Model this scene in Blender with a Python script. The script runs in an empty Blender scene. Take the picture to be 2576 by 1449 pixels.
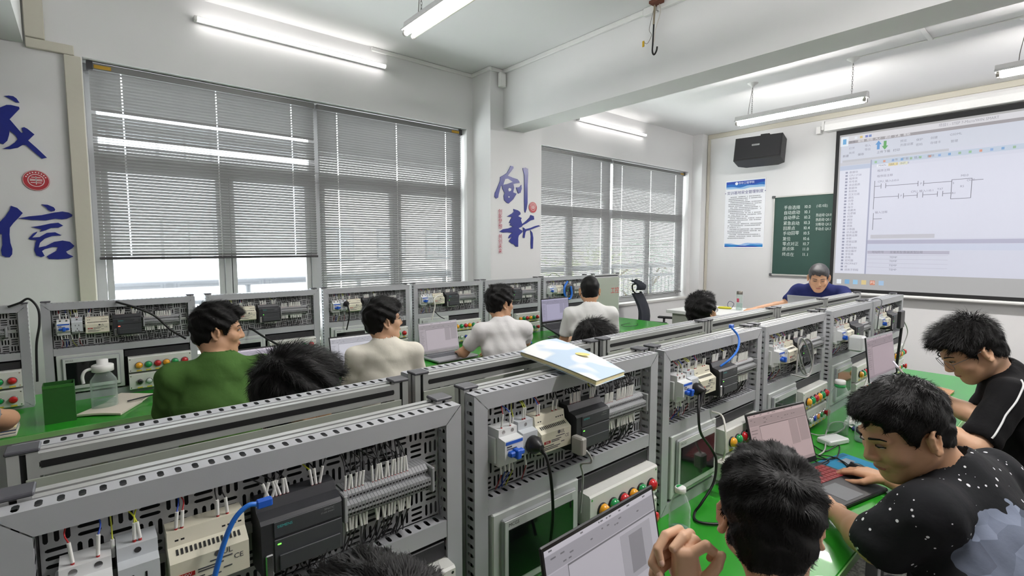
import bpy, math, random
import numpy as np
from mathutils import Vector, Matrix

# ------------------------------------------------------------------ camera, world, exposure
SC = bpy.context.scene
COL = SC.collection
CAM_YAW, CAM_PITCH, F_PX = math.radians(49.58), math.radians(-4.57), 1256.62
cam_data = bpy.data.cameras.new('camera')
cam_data.sensor_width = 36.0
cam_data.lens = F_PX / 2576.0 * 36.0
cam_data.clip_start = 0.02
cam_data.clip_end = 200
cam = bpy.data.objects.new('camera', cam_data)
COL.objects.link(cam)
cam.location = (0, 0, 1.68)
_d = Vector((math.cos(CAM_PITCH) * math.cos(CAM_YAW), math.cos(CAM_PITCH) * math.sin(CAM_YAW), math.sin(CAM_PITCH)))
cam.rotation_euler = _d.to_track_quat('-Z', 'Y').to_euler()
SC.camera = cam

world = bpy.data.worlds.new('overcast_sky')
SC.world = world
world.use_nodes = True
_bg = world.node_tree.nodes['Background']
_bg.inputs[0].default_value = (0.99, 0.985, 0.98, 1)
_bg.inputs[1].default_value = 4.5
TUBE_STRENGTH = 60.0
BATTEN_STRENGTH = 3.6
SC.view_settings.view_transform = 'Standard'
SC.view_settings.look = 'None'
SC.view_settings.gamma = 1.0
SC.view_settings.use_curve_mapping = False
SC.view_settings.exposure = 1.36
SC.cycles.max_bounces = 8
SC.cycles.diffuse_bounces = 5
SC.cycles.transparent_max_bounces = 12
SC.cycles.caustics_reflective = False
SC.cycles.caustics_refractive = False
SC.cycles.sample_clamp_indirect = 6.0

rng = random.Random(7)
PI = math.pi

# ------------------------------------------------------------------ helpers
def lin(c):
    return tuple(((v / 255.0) / 12.92 if v / 255.0 <= 0.04045 else ((v / 255.0 + 0.055) / 1.055) ** 2.4) for v in c)

MATS = {}
def mat(name, rgb, rough=0.5, metal=0.0, var=0.05, scale=40.0, bump=0.0, bscale=200.0, emit=0.0, trans=0.0, ior=1.45, coat=0.0, alpha=1.0, spec=0.5):
    """procedural principled material: base colour varied by noise, optional fine relief"""
    if name in MATS:
        return MATS[name]
    m = bpy.data.materials.new(name)
    m.use_nodes = True
    nt = m.node_tree
    b = nt.nodes['Principled BSDF']
    L = nt.links
    c = lin(rgb)
    tc = nt.nodes.new('ShaderNodeTexCoord')
    if var > 0:
        no = nt.nodes.new('ShaderNodeTexNoise')
        no.inputs['Scale'].default_value = scale
        no.inputs['Detail'].default_value = 3
        L.new(tc.outputs['Object'], no.inputs['Vector'])
        rp = nt.nodes.new('ShaderNodeMix')
        rp.data_type = 'RGBA'
        rp.inputs[6].default_value = tuple(max(0, v * (1 - var)) for v in c) + (1,)
        rp.inputs[7].default_value = tuple(min(1, v * (1 + var)) for v in c) + (1,)
        L.new(no.outputs['Fac'], rp.inputs[0])
        L.new(rp.outputs[2], b.inputs['Base Color'])
    else:
        b.inputs['Base Color'].default_value = c + (1,)
    b.inputs['Roughness'].default_value = rough
    b.inputs['Metallic'].default_value = metal
    b.inputs['Specular IOR Level'].default_value = spec
    if coat:
        b.inputs['Coat Weight'].default_value = coat
    if trans:
        b.inputs['Transmission Weight'].default_value = trans
        b.inputs['IOR'].default_value = ior
    if alpha < 1:
        b.inputs['Alpha'].default_value = alpha
    if emit:
        b.inputs['Emission Color'].default_value = c + (1,)
        b.inputs['Emission Strength'].default_value = emit
    if bump:
        n2 = nt.nodes.new('ShaderNodeTexNoise')
        n2.inputs['Scale'].default_value = bscale
        n2.inputs['Detail'].default_value = 4
        L.new(tc.outputs['Object'], n2.inputs['Vector'])
        bp = nt.nodes.new('ShaderNodeBump')
        bp.inputs['Strength'].default_value = bump
        bp.inputs['Distance'].default_value = 0.01
        L.new(n2.outputs['Fac'], bp.inputs['Height'])
        L.new(bp.outputs['Normal'], b.inputs['Normal'])
    MATS[name] = m
    return m

class MB:
    """collects polygons of one mesh"""
    def __init__(s):
        s.v = []; s.f = []; s.m = []; s.s = []; s.cur = 0
    def add(s, vs, fs, smooth=False):
        o = len(s.v)
        s.v.extend([tuple(p) for p in vs])
        for f in fs:
            s.f.append(tuple(i + o for i in f)); s.m.append(s.cur); s.s.append(smooth)
        return s
    def box(s, x0, x1, y0, y1, z0, z1):
        return s.add([(x0,y0,z0),(x1,y0,z0),(x1,y1,z0),(x0,y1,z0),(x0,y0,z1),(x1,y0,z1),(x1,y1,z1),(x0,y1,z1)],
                     [(0,3,2,1),(4,5,6,7),(0,1,5,4),(1,2,6,5),(2,3,7,6),(3,0,4,7)])
    def rbox(s, x0, x1, y0, y1, z0, z1, b=0.003):
        b = min(b, (x1-x0)*.49, (y1-y0)*.49, (z1-z0)*.49)
        V = []; idx = {}
        for i, x in enumerate((x0, x1)):
            for j, y in enumerate((y0, y1)):
                for k, z in enumerate((z0, z1)):
                    sx, sy, sz = (b if i == 0 else -b), (b if j == 0 else -b), (b if k == 0 else -b)
                    idx[i,j,k] = len(V)
                    V += [(x, y+sy, z+sz), (x+sx, y, z+sz), (x+sx, y+sy, z)]
        g = lambda i, j, k, a: idx[i,j,k] + a
        F = []
        for i in (0, 1):
            q = [g(i,0,0,0), g(i,1,0,0), g(i,1,1,0), g(i,0,1,0)]; F.append(q if i else q[::-1])
            q = [g(0,i,0,1), g(0,i,1,1), g(1,i,1,1), g(1,i,0,1)]; F.append(q if i else q[::-1])
            q = [g(0,0,i,2), g(1,0,i,2), g(1,1,i,2), g(0,1,i,2)]; F.append(q if i else q[::-1])
        for j in (0, 1):
            for k in (0, 1):
                q = [g(0,j,k,1), g(1,j,k,1), g(1,j,k,2), g(0,j,k,2)]; F.append(q if (j ^ k) else q[::-1])
                q = [g(j,0,k,0), g(j,1,k,0), g(j,1,k,2), g(j,0,k,2)]; F.append(q[::-1] if (j ^ k) else q)
                q = [g(j,k,0,0), g(j,k,1,0), g(j,k,1,1), g(j,k,0,1)]; F.append(q if (j ^ k) else q[::-1])
        for i in (0, 1):
            for j in (0, 1):
                for k in (0, 1):
                    q = [g(i,j,k,0), g(i,j,k,1), g(i,j,k,2)]; F.append(q if (i ^ j ^ k) else q[::-1])
        return s.add(V, F)
    def cyl(s, p0, p1, r0, r1=None, n=16, caps=True, smooth=True):
        r1 = r0 if r1 is None else r1
        p0, p1 = Vector(p0), Vector(p1)
        ax = (p1 - p0).normalized()
        u = ax.orthogonal().normalized(); w = ax.cross(u)
        V = []
        for p, r in ((p0, r0), (p1, r1)):
            for i in range(n):
                a = 2*PI*i/n
                V.append(p + u*math.cos(a)*r + w*math.sin(a)*r)
        s.add(V, [(i, (i+1) % n, n+(i+1) % n, n+i) for i in range(n)], smooth)
        if caps:
            s.add(V[:n], [tuple(range(n))[::-1]]); s.add(V[n:], [tuple(range(n))])
        return s
    def lathe(s, prof, c=(0,0,0), n=20, ax='z', smooth=True):
        V = []; k = len(prof)
        for r, h in prof:
            for i in range(n):
                a = 2*PI*i/n
                x, y = r*math.cos(a), r*math.sin(a)
                if ax == 'z': p = (c[0]+x, c[1]+y, c[2]+h)
                elif ax == 'y': p = (c[0]+x, c[1]+h, c[2]-y)
                else: p = (c[0]+h, c[1]+x, c[2]+y)
                V.append(p)
        F = [(j*n+i, j*n+(i+1) % n, (j+1)*n+(i+1) % n, (j+1)*n+i) for j in range(k-1) for i in range(n)]
        s.add(V, F, smooth)
        if prof[0][0] > 1e-5: s.add(V[:n], [tuple(range(n))[::-1]])
        if prof[-1][0] > 1e-5: s.add(V[-n:], [tuple(range(n))])
        return s
    def tube(s, pts, r, n=6, caps=True, smooth=True, r1=None):
        pts = [Vector(p) for p in pts]
        V = []; u = None; m = len(pts)
        for i, p in enumerate(pts):
            t = (pts[min(i+1, m-1)] - pts[max(i-1, 0)])
            if t.length < 1e-9: t = Vector((0, 0, 1))
            t.normalize()
            u = t.orthogonal().normalized() if u is None else (u - t*u.dot(t)).normalized() if (u - t*u.dot(t)).length > 1e-6 else t.orthogonal().normalized()
            w = t.cross(u)
            rr = r if r1 is None else r + (r1 - r)*i/(m-1)
            for k in range(n):
                a = 2*PI*k/n
                V.append(p + u*math.cos(a)*rr + w*math.sin(a)*rr)
        F = [(j*n+i, j*n+(i+1) % n, (j+1)*n+(i+1) % n, (j+1)*n+i) for j in range(m-1) for i in range(n)]
        s.add(V, F, smooth)
        if caps:
            s.add(V[:n], [tuple(range(n))[::-1]]); s.add(V[-n:], [tuple(range(n))])
        return s
    def prism(s, poly, a0, a1, ax='x', smooth=False):
        """extrude a 2D polygon along an axis; x: (y,z)  y: (x,z)  z: (x,y)"""
        n = len(poly)
        P = {'x': lambda p, a: (a, p[0], p[1]), 'y': lambda p, a: (p[0], a, p[1]), 'z': lambda p, a: (p[0], p[1], a)}[ax]
        V = [P(p, a0) for p in poly] + [P(p, a1) for p in poly]
        area = sum(poly[i][0]*poly[(i+1) % n][1] - poly[(i+1) % n][0]*poly[i][1] for i in range(n))
        flip = (area < 0) ^ (ax == 'y') ^ (a1 < a0)
        F = [(i, (i+1) % n, n+(i+1) % n, n+i) for i in range(n)]
        C = [tuple(range(n))[::-1], tuple(range(n, 2*n))]
        if flip:
            F = [f[::-1] for f in F]; C = [c[::-1] for c in C]
        s.add(V, F, smooth); s.add(V, C)
        return s
    def xf(s, M, start=0):
        for i in range(start, len(s.v)):
            s.v[i] = tuple(M @ Vector(s.v[i]))
        return s
    def mesh(s, name, *mats):
        me = bpy.data.meshes.new(name)
        me.from_pydata(s.v, [], s.f)
        me.polygons.foreach_set('use_smooth', s.s)
        if any(s.m): me.polygons.foreach_set('material_index', s.m)
        for mm in mats: me.materials.append(mm)
        me.update()
        return me

def obj(name, me, mats=None, parent=None, loc=None, rot=None):
    if isinstance(me, MB):
        mats = mats if isinstance(mats, (list, tuple)) else [mats]
        me = me.mesh(name, *mats)
    o = bpy.data.objects.new(name, me)
    COL.objects.link(o)
    if parent is not None: o.parent = parent
    if loc is not None: o.location = loc
    if rot is not None: o.rotation_euler = rot
    return o
def empty(name, loc=(0,0,0), rot=(0,0,0)):
    o = bpy.data.objects.new(name, None)
    COL.objects.link(o); o.location = loc; o.rotation_euler = rot; o.empty_display_size = 0.05
    return o
def tag(o, label, cat, group=None):
    o['label'] = label; o['category'] = cat
    if group: o['group'] = group
    return o
def struct(name, m, mats):
    o = obj(name, m, mats); o['kind'] = 'structure'; return o
def stuff(o):
    o['kind'] = 'stuff'; return o
def copy_tree(o, parent=None):
    c = o.copy(); COL.objects.link(c)
    if parent is not None: c.parent = parent
    for ch in list(o.children): copy_tree(ch, c)
    return c

TXT = {}
def text_mesh(s, size=1.0, depth=0.0, align='CENTER', spacing=1.0, line=1.0):
    key = (s, size, depth, align, spacing, line)
    if key not in TXT:
        cu = bpy.data.curves.new('lettering', 'FONT')
        cu.body = s; cu.size = size; cu.extrude = depth; cu.align_x = align; cu.align_y = 'CENTER'
        cu.space_character = spacing; cu.space_line = line; cu.resolution_u = 2
        o = bpy.data.objects.new('lettering_tmp', cu); COL.objects.link(o)
        dg = bpy.context.evaluated_depsgraph_get(); dg.update()
        me = bpy.data.meshes.new_from_object(o.evaluated_get(dg))
        bpy.data.objects.remove(o); bpy.data.curves.remove(cu)
        TXT[key] = me
    return TXT[key]
def text_into(m, s, size, M, align='CENTER', spacing=1.0, line=1.0, sx=1.0):
    me = text_mesh(s, size, 0, align, spacing, line)
    vs = [M @ Vector((v.co.x*sx, v.co.y, 0)) for v in me.vertices]
    m.add(vs, [tuple(p.vertices) for p in me.polygons])
# text frames: x right / y up of the glyph mapped into a wall plane
def frame_on(o, right, up):
    r, u = Vector(right), Vector(up); n = r.cross(u)
    return Matrix(((r.x, u.x, n.x, o[0]), (r.y, u.y, n.y, o[1]), (r.z, u.z, n.z, o[2]), (0, 0, 0, 1)))

def smooth_path(pts, n=8):
    """Catmull-Rom through points"""
    P = [Vector(p) for p in pts]
    P = [P[0]*2 - P[1]] + P + [P[-1]*2 - P[-2]]
    out = []
    for i in range(1, len(P)-2):
        a, b, c, d = P[i-1], P[i], P[i+1], P[i+2]
        for k in range(n):
            t = k/n
            out.append(0.5*((2*b) + (c-a)*t + (2*a-5*b+4*c-d)*t*t + (3*b-a-3*c+d)*t**3))
    out.append(P[-2])
    return out
# ------------------------------------------------------------------ room shell
XF, XB, YW, YR, ZC = 8.07, -3.6, 4.558, -3.4, 3.564
M_WALL = mat('wall_paint', (222, 222, 222), 0.75, var=0.025, scale=2.5, bump=0.04, bscale=60)
M_CEIL = mat('ceiling_paint', (226, 226, 226), 0.8, var=0.02, scale=2.0, bump=0.03, bscale=50)
M_TRUNK = mat('beige_plastic_trunking', (200, 196, 182), 0.45, var=0.03)
M_TRUNKW = mat('white_plastic_trunking', (226, 226, 224), 0.45, var=0.03)
def floor_mat():
    m = mat('terrazzo_floor', (128, 126, 122), 0.35, var=0.0)
    nt = m.node_tree; b = nt.nodes['Principled BSDF']
    tc = nt.nodes.new('ShaderNodeTexCoord')
    vo = nt.nodes.new('ShaderNodeTexVoronoi'); vo.inputs['Scale'].default_value = 90
    nt.links.new(tc.outputs['Object'], vo.inputs['Vector'])
    rp = nt.nodes.new('ShaderNodeValToRGB')
    e = rp.color_ramp.elements
    e[0].position = 0.0; e[0].color = lin((92, 90, 88)) + (1,)
    e[1].position = 1.0; e[1].color = lin((165, 162, 156)) + (1,)
    sep = nt.nodes.new('ShaderNodeSeparateColor')
    nt.links.new(vo.outputs['Color'], sep.inputs[0]); nt.links.new(sep.outputs[0], rp.inputs[0])
    nt.links.new(rp.outputs[0], b.inputs['Base Color'])
    return m
struct('floor', MB().box(XB, XF, YR, YW, -0.15, 0), floor_mat())
struct('ceiling', MB().box(XB, XF, YR, YW, ZC, ZC + 0.15), M_CEIL)
struct('wall_front', MB().box(XF, XF + 0.2, YR, YW + 0.24, 0, ZC), M_WALL)
struct('wall_back', MB().box(XB - 0.2, XB, YR, YW + 0.24, 0, ZC), M_WALL)
struct('wall_right', MB().box(XB - 0.2, XF + 0.2, YR - 0.2, YR, 0, ZC), M_WALL)
W1 = (0.05, 3.233, 0.85, 2.975)
W2 = (4.15, 7.785, 0.85, 2.955)
w = MB()
yo = YW + 0.24
w.box(XB, W1[0], YW, yo, 0, ZC); w.box(W1[1], W2[0], YW, yo, 0, ZC); w.box(W2[1], XF, YW, yo, 0, ZC)
for a in (W1, W2):
    w.box(a[0], a[1], YW, yo, 0, a[2]); w.box(a[0], a[1], YW, yo, a[3], ZC)
struct('wall_window', w, M_WALL)
struct('column_pilaster', MB().box(3.312, 4.056, 4.24, YW, 0, ZC), M_WALL)
struct('column_corner', MB().box(7.885, XF, 4.38, YW, 0, ZC), M_WALL)
struct('beam_cross', MB().box(3.487, 3.79, YR, 4.24, 2.96, ZC), M_WALL)
struct('beam_rear', MB().box(-0.56, -0.235, YR, YW, 2.99, ZC), M_WALL)
for i, a in enumerate((W1, W2)):
    struct('trim_%d' % (i+1), MB().rbox(a[0]-0.02, a[1]+0.02, YW-0.03, yo, a[2]-0.03, a[2]+0.005, 0.004), mat('sill_stone', (205, 204, 200), 0.4))

# cable trunking on walls and ceiling
def trunk(name, boxes, m, label):
    mb = MB()
    for b in boxes: mb.rbox(*b, 0.004)
    o = obj(name, mb, m); o['kind'] = 'structure'; return o
trunk('trim_3', [(8.045, XF, -3.2, 4.375, 3.49, 3.562)], M_TRUNK, 'front')
trunk('trim_4', [(8.035, XF, 4.335, 4.372, 0.0, 3.485)], M_TRUNK, 'corner')
trunk('trim_5', [(2.14, 3.31, 4.535, YW, 3.525, 3.562)], M_TRUNKW, 'ceiling wall')
trunk('trim_6', [(3.285, 3.312, 4.216, 4.555, 3.525, 3.562), (3.314, 3.487, 4.216, 4.24, 3.525, 3.562)], M_TRUNKW, 'column')
trunk('trim_7', [(3.46, 3.487, 2.46, 4.214, 3.52, 3.562), (3.45, 3.487, 2.34, 2.455, 3.505, 3.562), (3.45, 3.487, -3.2, 2.33, 3.51, 3.562)], M_TRUNKW, 'beam')
trunk('trim_8', [(-0.225, -0.13, 4.525, YW, 3.03, 3.56), (-0.225, 0.01, 4.53, YW, 2.965, 3.028), (-0.045, 0.045, 4.52, YW, 0.0, 2.96)], M_TRUNK, 'left')
trunk('trim_9', [(5.905, 5.93, 1.13, 1.70, 3.553, ZC), (5.905, 5.93, -0.6, 1.09, 3.553, ZC), (3.80, 5.93, 1.092, 1.128, 3.552, ZC)], M_TRUNKW, 'ceiling')
jb = empty('junction_box', (3.40, 4.21, 3.44))
obj('housing', MB().rbox(-0.005, 0.075, -0.035, 0.005, -0.07, 0.075, 0.005), M_TRUNKW, jb)
obj('cover_plate', MB().rbox(0.004, 0.066, -0.041, -0.0355, -0.06, 0.06, 0.003), M_TRUNKW, jb)
tag(jb, 'small white junction box where the ceiling beam meets the pilaster', 'junction box')

# ------------------------------------------------------------------ windows, glass, blinds
M_ALU = mat('window_aluminium', (178, 178, 180), 0.4, 0.3, var=0.04)
M_GASKET = mat('black_gasket', (35, 35, 38), 0.6)
def glass_pane_mat():
    m = bpy.data.materials.new('window_glass'); m.use_nodes = True
    nt = m.node_tree; nt.nodes.clear()
    o = nt.nodes.new('ShaderNodeOutputMaterial'); t = nt.nodes.new('ShaderNodeBsdfTransparent'); g = nt.nodes.new('ShaderNodeBsdfGlossy')
    g.inputs['Roughness'].default_value = 0.02; t.inputs[0].default_value = (0.93, 0.96, 0.96, 1)
    lw = nt.nodes.new('ShaderNodeLayerWeight'); lw.inputs[0].default_value = 0.5
    pw = nt.nodes.new('ShaderNodeMath'); pw.operation = 'POWER'; pw.inputs[1].default_value = 5.0; nt.links.new(lw.outputs['Facing'], pw.inputs[0])
    fr = nt.nodes.new('ShaderNodeMath'); fr.operation = 'MULTIPLY_ADD'; fr.inputs[1].default_value = 0.85; fr.inputs[2].default_value = 0.04; nt.links.new(pw.outputs[0], fr.inputs[0])
    mx = nt.nodes.new('ShaderNodeMixShader')
    nt.links.new(fr.outputs[0], mx.inputs[0]); nt.links.new(t.outputs[0], mx.inputs[1]); nt.links.new(g.outputs[0], mx.inputs[2]); nt.links.new(mx.outputs[0], o.inputs[0])
    return m
M_GLASS = glass_pane_mat()
def window(name, a, vx, tz, label):
    x0, x1, z0, z1 = a
    ya, yb = 4.70, 4.75
    root = empty(name); root['kind'] = 'structure'
    def bar(nm, *b): return obj(nm, MB().rbox(*b, 0.004), M_ALU, root)
    bar('frame', x0, x1, ya, yb, z0, z0+0.05); bar('frame', x0, x1, ya, yb, z1-0.05, z1)
    bar('frame', x0, x0+0.06, ya, yb, z0+0.05, z1-0.05); bar('frame', x1-0.06, x1, ya, yb, z0+0.05, z1-0.05)
    xs = [x0+0.06] + vx + [x1-0.06]
    wid = [0.05 if i % 2 == 0 else 0.10 for i in range(len(vx))]
    bar('transom', x0+0.06, x1-0.06, ya, yb, tz-0.045, tz+0.045)
    for i, x in enumerate(vx):
        m = bar('mullion', x-wid[i]/2, x+wid[i]/2, ya-0.004, yb, z0+0.05, tz-0.045)
        obj('gasket', MB().box(x+wid[i]/2, x+wid[i]/2+0.008, ya+0.004, yb-0.004, z0+0.05, tz-0.05), M_GASKET, m)
        if i % 2: bar('mullion', x-0.05, x+0.05, ya-0.004, yb, tz+0.045, z1-0.05)
    lo = [x0+0.06] + sum([[x-w_/2, x+w_/2] for x, w_ in zip(vx, wid)], []) + [x1-0.06]
    for i in range(0, len(lo), 2):
        s = MB()
        q = (lo[i]+0.002, lo[i+1]-0.002, z0+0.052, tz-0.047); t = 0.04
        s.box(q[0], q[1], ya+0.01, yb-0.01, q[2], q[2]+t); s.box(q[0], q[1], ya+0.01, yb-0.01, q[3]-t, q[3])
        s.box(q[0], q[0]+t, ya+0.01, yb-0.01, q[2]+t, q[3]-t); s.box(q[1]-t, q[1], ya+0.01, yb-0.01, q[2]+t, q[3]-t)
        sash = obj('sash', s, M_ALU, root)
        obj('pane', MB().box(q[0]+t, q[1]-t, ya+0.022, ya+0.026, q[2]+t, q[3]-t), M_GLASS, sash)
    for i in range(0, len(vx)+1, 2):
        xa = lo[0] if i == 0 else vx[i-1]+0.05
        xb = vx[i+1]-0.05 if i+1 < len(vx) else lo[-1]
        obj('pane', MB().box(xa, xb, ya+0.022, ya+0.026, tz+0.045, z1-0.05), M_GLASS, root)
    return root
window('window_1', W1, [0.90, 1.63, 2.44], 2.32, '')
window('window_2', W2, [5.04, 5.84, 6.85], 2.20, '')

M_SLAT = mat('blind_slat_paint', (150, 150, 150), 0.42, 0.0, var=0.04, scale=6)
M_RAIL = mat('blind_rail_grey', (120, 120, 120), 0.4, 0.2, var=0.06, scale=9)
M_DARK = mat('dark_rail', (52, 50, 52), 0.5)
M_CORD = mat('blind_cord', (215, 213, 208), 0.7)
M_BRASS = mat('brass_bracket', (176, 140, 52), 0.4, 0.6)
def slat_mesh(L, holes):
    """curved strip with a punched slot at every ladder position"""
    xs = [0.0]
    for h in holes: xs += [h-0.004, h+0.004]
    xs.append(L)
    pr = [(-0.0125, 0.0), (-0.0055, 0.0016), (0.0055, 0.0016), (0.0125, 0.0)]
    V, F = [], []
    for x in xs:
        for y, z in pr: V.append((x, y, z))
    for i in range(len(xs)-1):
        for j in range(3):
            if j == 1 and i % 2 == 1: continue
            F.append((i*4+j, (i+1)*4+j, (i+1)*4+j+1, i*4+j+1))
    return MB().add(V, F, False).mesh('slat', M_SLAT)
def blind(x0, x1, ztop, zbot, label, opened=(), tilt=40, brackets=(False, False), y=4.635):
    root = empty('venetian_blind', (x0, y, zbot))
    L = x1 - x0; H = ztop - zbot
    obj('head_rail', MB().rbox(0, L, -0.02, 0.02, H-0.045, H, 0.003), M_RAIL, root)
    for k, on in enumerate(brackets):
        if on:
            o = obj('bracket', MB().rbox(-0.006 if k == 0 else L-0.03, 0.03 if k == 0 else L+0.006, -0.026, 0.022, H-0.05, H+0.006, 0.002), M_DARK, root)
            obj('latch', MB().rbox(0.034 if k == 0 else L-0.13, 0.13 if k == 0 else L-0.034, -0.024, -0.0205, H-0.038, H-0.012, 0.002), M_BRASS, root)
    hs = [L*0.115, L*0.5, L*0.87]
    me = slat_mesh(L-0.012, hs)
    n = int((H-0.047-0.02)/0.0222)
    for i in range(n):
        z = H-0.047-i*0.0222
        t = tilt + rng.uniform(-1.5, 1.5)
        for a, b, tt in opened:
            if a <= i <= b: t = tt
        o = obj('slat', me, None, root, (0.006, 0, z), (-math.radians(t), 0, 0))
    zb = H-0.047-n*0.0222
    obj('bottom_rail', MB().rbox(0, L, -0.013, 0.013, max(zb-0.012, 0), zb+0.008, 0.004), M_DARK if zbot > 1.2 else M_RAIL, root)
    for h in hs:
        obj('ladder_cord', MB().tube([(h, -0.0145, H-0.05), (h, -0.0145, zb)], 0.0007, 4), M_CORD, root)
        obj('ladder_cord', MB().tube([(h, 0.0145, H-0.05), (h, 0.0145, zb)], 0.0007, 4), M_CORD, root)
    tag(root, label, 'blind', 'venetian blinds on the window wall')
    return root
blind(0.075, 1.618, 2.965, 1.575, 'grey venetian blind raised above the railing, nearest the blue lettering edge', opened=((13, 13, -8), (21, 22, 5)), brackets=(True, False), tilt=49)
blind(1.640, 3.205, 2.962, 0.90, 'grey venetian blind fully lowered between the raised blind and the pilaster', brackets=(False, True), tilt=50)
blind(4.18, 5.81, 2.945, 0.90, 'grey venetian blind in the far window, beside the pilaster with blue characters', tilt=51)
blind(5.855, 7.755, 2.94, 0.915, 'grey venetian blind in the far window corner, above the black office chair', brackets=(False, True), tilt=49)

# ------------------------------------------------------------------ outside: balcony railing, house fronts, trees
M_CONC = mat('balcony_concrete', (190, 190, 188), 0.8, var=0.08, scale=5)
o = obj('balcony_slab', MB().box(-3, 12, 4.80, 6.25, -0.1, 0.12), M_CONC); o['kind'] = 'structure'
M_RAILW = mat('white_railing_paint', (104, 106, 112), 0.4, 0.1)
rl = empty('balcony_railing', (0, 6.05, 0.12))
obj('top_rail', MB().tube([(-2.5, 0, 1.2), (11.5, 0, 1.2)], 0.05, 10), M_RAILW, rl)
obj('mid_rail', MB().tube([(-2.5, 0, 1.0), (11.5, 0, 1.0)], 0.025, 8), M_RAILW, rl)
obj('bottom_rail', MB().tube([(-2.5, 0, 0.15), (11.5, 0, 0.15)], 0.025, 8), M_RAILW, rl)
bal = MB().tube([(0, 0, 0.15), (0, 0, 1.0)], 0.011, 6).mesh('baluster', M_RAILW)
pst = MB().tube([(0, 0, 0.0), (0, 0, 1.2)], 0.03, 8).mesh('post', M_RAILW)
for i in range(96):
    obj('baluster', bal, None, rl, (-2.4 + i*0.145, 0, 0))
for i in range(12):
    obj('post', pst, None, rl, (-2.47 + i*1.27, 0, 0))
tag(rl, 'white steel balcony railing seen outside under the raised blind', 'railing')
def house(x, y, wx, wy, h, rgb, label, n):
    r = empty('house_front', (x, y, -3.0))
    obj('wall', MB().box(0, wx, 0, wy, 0, h), mat('render_%d' % n, rgb, 0.8, var=0.06, scale=3), r)
    obj('parapet', MB().rbox(-0.1, wx+0.1, -0.15, wy, h, h+0.3, 0.02), M_CONC, r)
    wf = MB().rbox(0, 1.5, -0.06, -0.005, 0, 1.5, 0.02).mesh('window_frame', M_RAILW)
    wp = MB().box(0.08, 0.72, -0.075, -0.062, 0.08, 1.42); wp.box(0.78, 1.42, -0.075, -0.062, 0.08, 1.42)
    wp = wp.mesh('pane', mat('far_glass', (186, 196, 206), 0.15))
    for i in range(int(wx/2.6)):
        for j in range(int(h/3)):
            f = obj('window', wf, None, r, (0.6+i*2.6, 0, 1.1+j*3)); obj('pane', wp, None, f)
    tag(r, label, 'building')
house(-4, 19, 10, 6, 9, (188, 194, 204), 'pale grey building across the street, seen below the raised blind', 1)
house(7.2, 22, 9, 6, 7, (236, 226, 222), 'pinkish building beyond the balcony, glimpsed through the far blinds', 2)
def tree(x, y, h, rgb, label, seed):
    r2 = random.Random(seed)
    r = empty('tree', (x, y, -3.0))
    mtr = mat('bark', (92, 78, 62), 0.9)
    obj('trunk', MB().tube([(0, 0, 0), (0.1, 0, h*0.35), (0, 0.1, h*0.7)], 0.16, 8, r1=0.06), mtr, r)
    for k in range(6):
        a = k*1.05
        obj('branch', MB().tube([(0, 0, h*(0.35+0.05*k)), (0.7*math.cos(a), 0.7*math.sin(a), h*(0.5+0.06*k)), (1.3*math.cos(a), 1.3*math.sin(a), h*(0.6+0.06*k))], 0.06, 6, r1=0.02), mtr, r)
    m = MB()
    for i in range(1000):
        a, b, rr = r2.uniform(0, 2*PI), math.acos(r2.uniform(-1, 1)), r2.uniform(0.45, 1)**0.5
        c = Vector((1.9*rr*math.sin(b)*math.cos(a), 1.9*rr*math.sin(b)*math.sin(a), h*0.68+h*0.34*rr*math.cos(b)))
        u = Vector((r2.uniform(-1, 1), r2.uniform(-1, 1), r2.uniform(-1, 1))).normalized(); v = u.orthogonal().normalized()
        s = r2.uniform(0.09, 0.17)
        m.add([c-u*s, c+v*s*0.5, c+u*s, c-v*s*0.5], [(0, 1, 2, 3)])
    stuff(obj('foliage', m, mat('foliage_%d' % seed, rgb, 0.6, var=0.35, scale=6), r))
    tag(r, label, 'tree')
tree(10.5, 9.2, 4.7, (214, 226, 178), 'leafy green tree outside the far window, left of the two', 3)
tree(15.0, 10.4, 5.0, (196, 228, 204), 'leafy blue-green tree outside the far window corner', 5)

# ------------------------------------------------------------------ fluorescent lamps
def tube_mat(strength, nm):
    m = bpy.data.materials.new(nm); m.use_nodes = True
    b = m.node_tree.nodes['Principled BSDF']
    b.inputs['Base Color'].default_value = (1, 1, 1, 1)
    b.inputs['Emission Color'].default_value = (1.0, 0.965, 0.945, 1)
    b.inputs['Emission Strength'].default_value = strength
    return m
M_TUBE = tube_mat(TUBE_STRENGTH, 'fluorescent_tube')
M_BATTEN = tube_mat(BATTEN_STRENGTH, 'batten_tube')
M_LAMP = mat('lamp_housing_white', (205, 205, 205), 0.4, 0.1, var=0.04)
M_LAMPCAP = mat('lamp_holder_grey', (150, 146, 140), 0.45)
M_OFFTUBE = mat('unlit_tube_glass', (226, 228, 206), 0.25)
M_CHAIN = mat('steel_chain', (128, 126, 122), 0.4, 0.7)
def chain(root, x, y, z0, z1, dy=0.0, links=True):
    n = max(3, int((z1-z0)/0.022)); 
    m = MB()
    if links:
        for i in range(n):
            t = (i+0.5)/n; c = Vector((x, y+dy*t, z0+(z1-z0)*t))
            a = (i % 2)*PI/2
            ring = [c + Vector((math.cos(a)*math.cos(q)*0.0065, math.sin(a)*math.cos(q)*0.0065, math.sin(q)*0.016)) for q in [k*2*PI/8 for k in range(9)]]
            m.tube(ring, 0.0016, 4, caps=False)
    else:
        m.tube(smooth_path([(x, y, z0), (x+0.004, y+0.006+dy*0.3, z0+(z1-z0)*0.3), (x, y+dy, z1)], 6), 0.003, 5)
    return obj('chain' if links else 'supply_cord', m, M_CHAIN, root)
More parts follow.
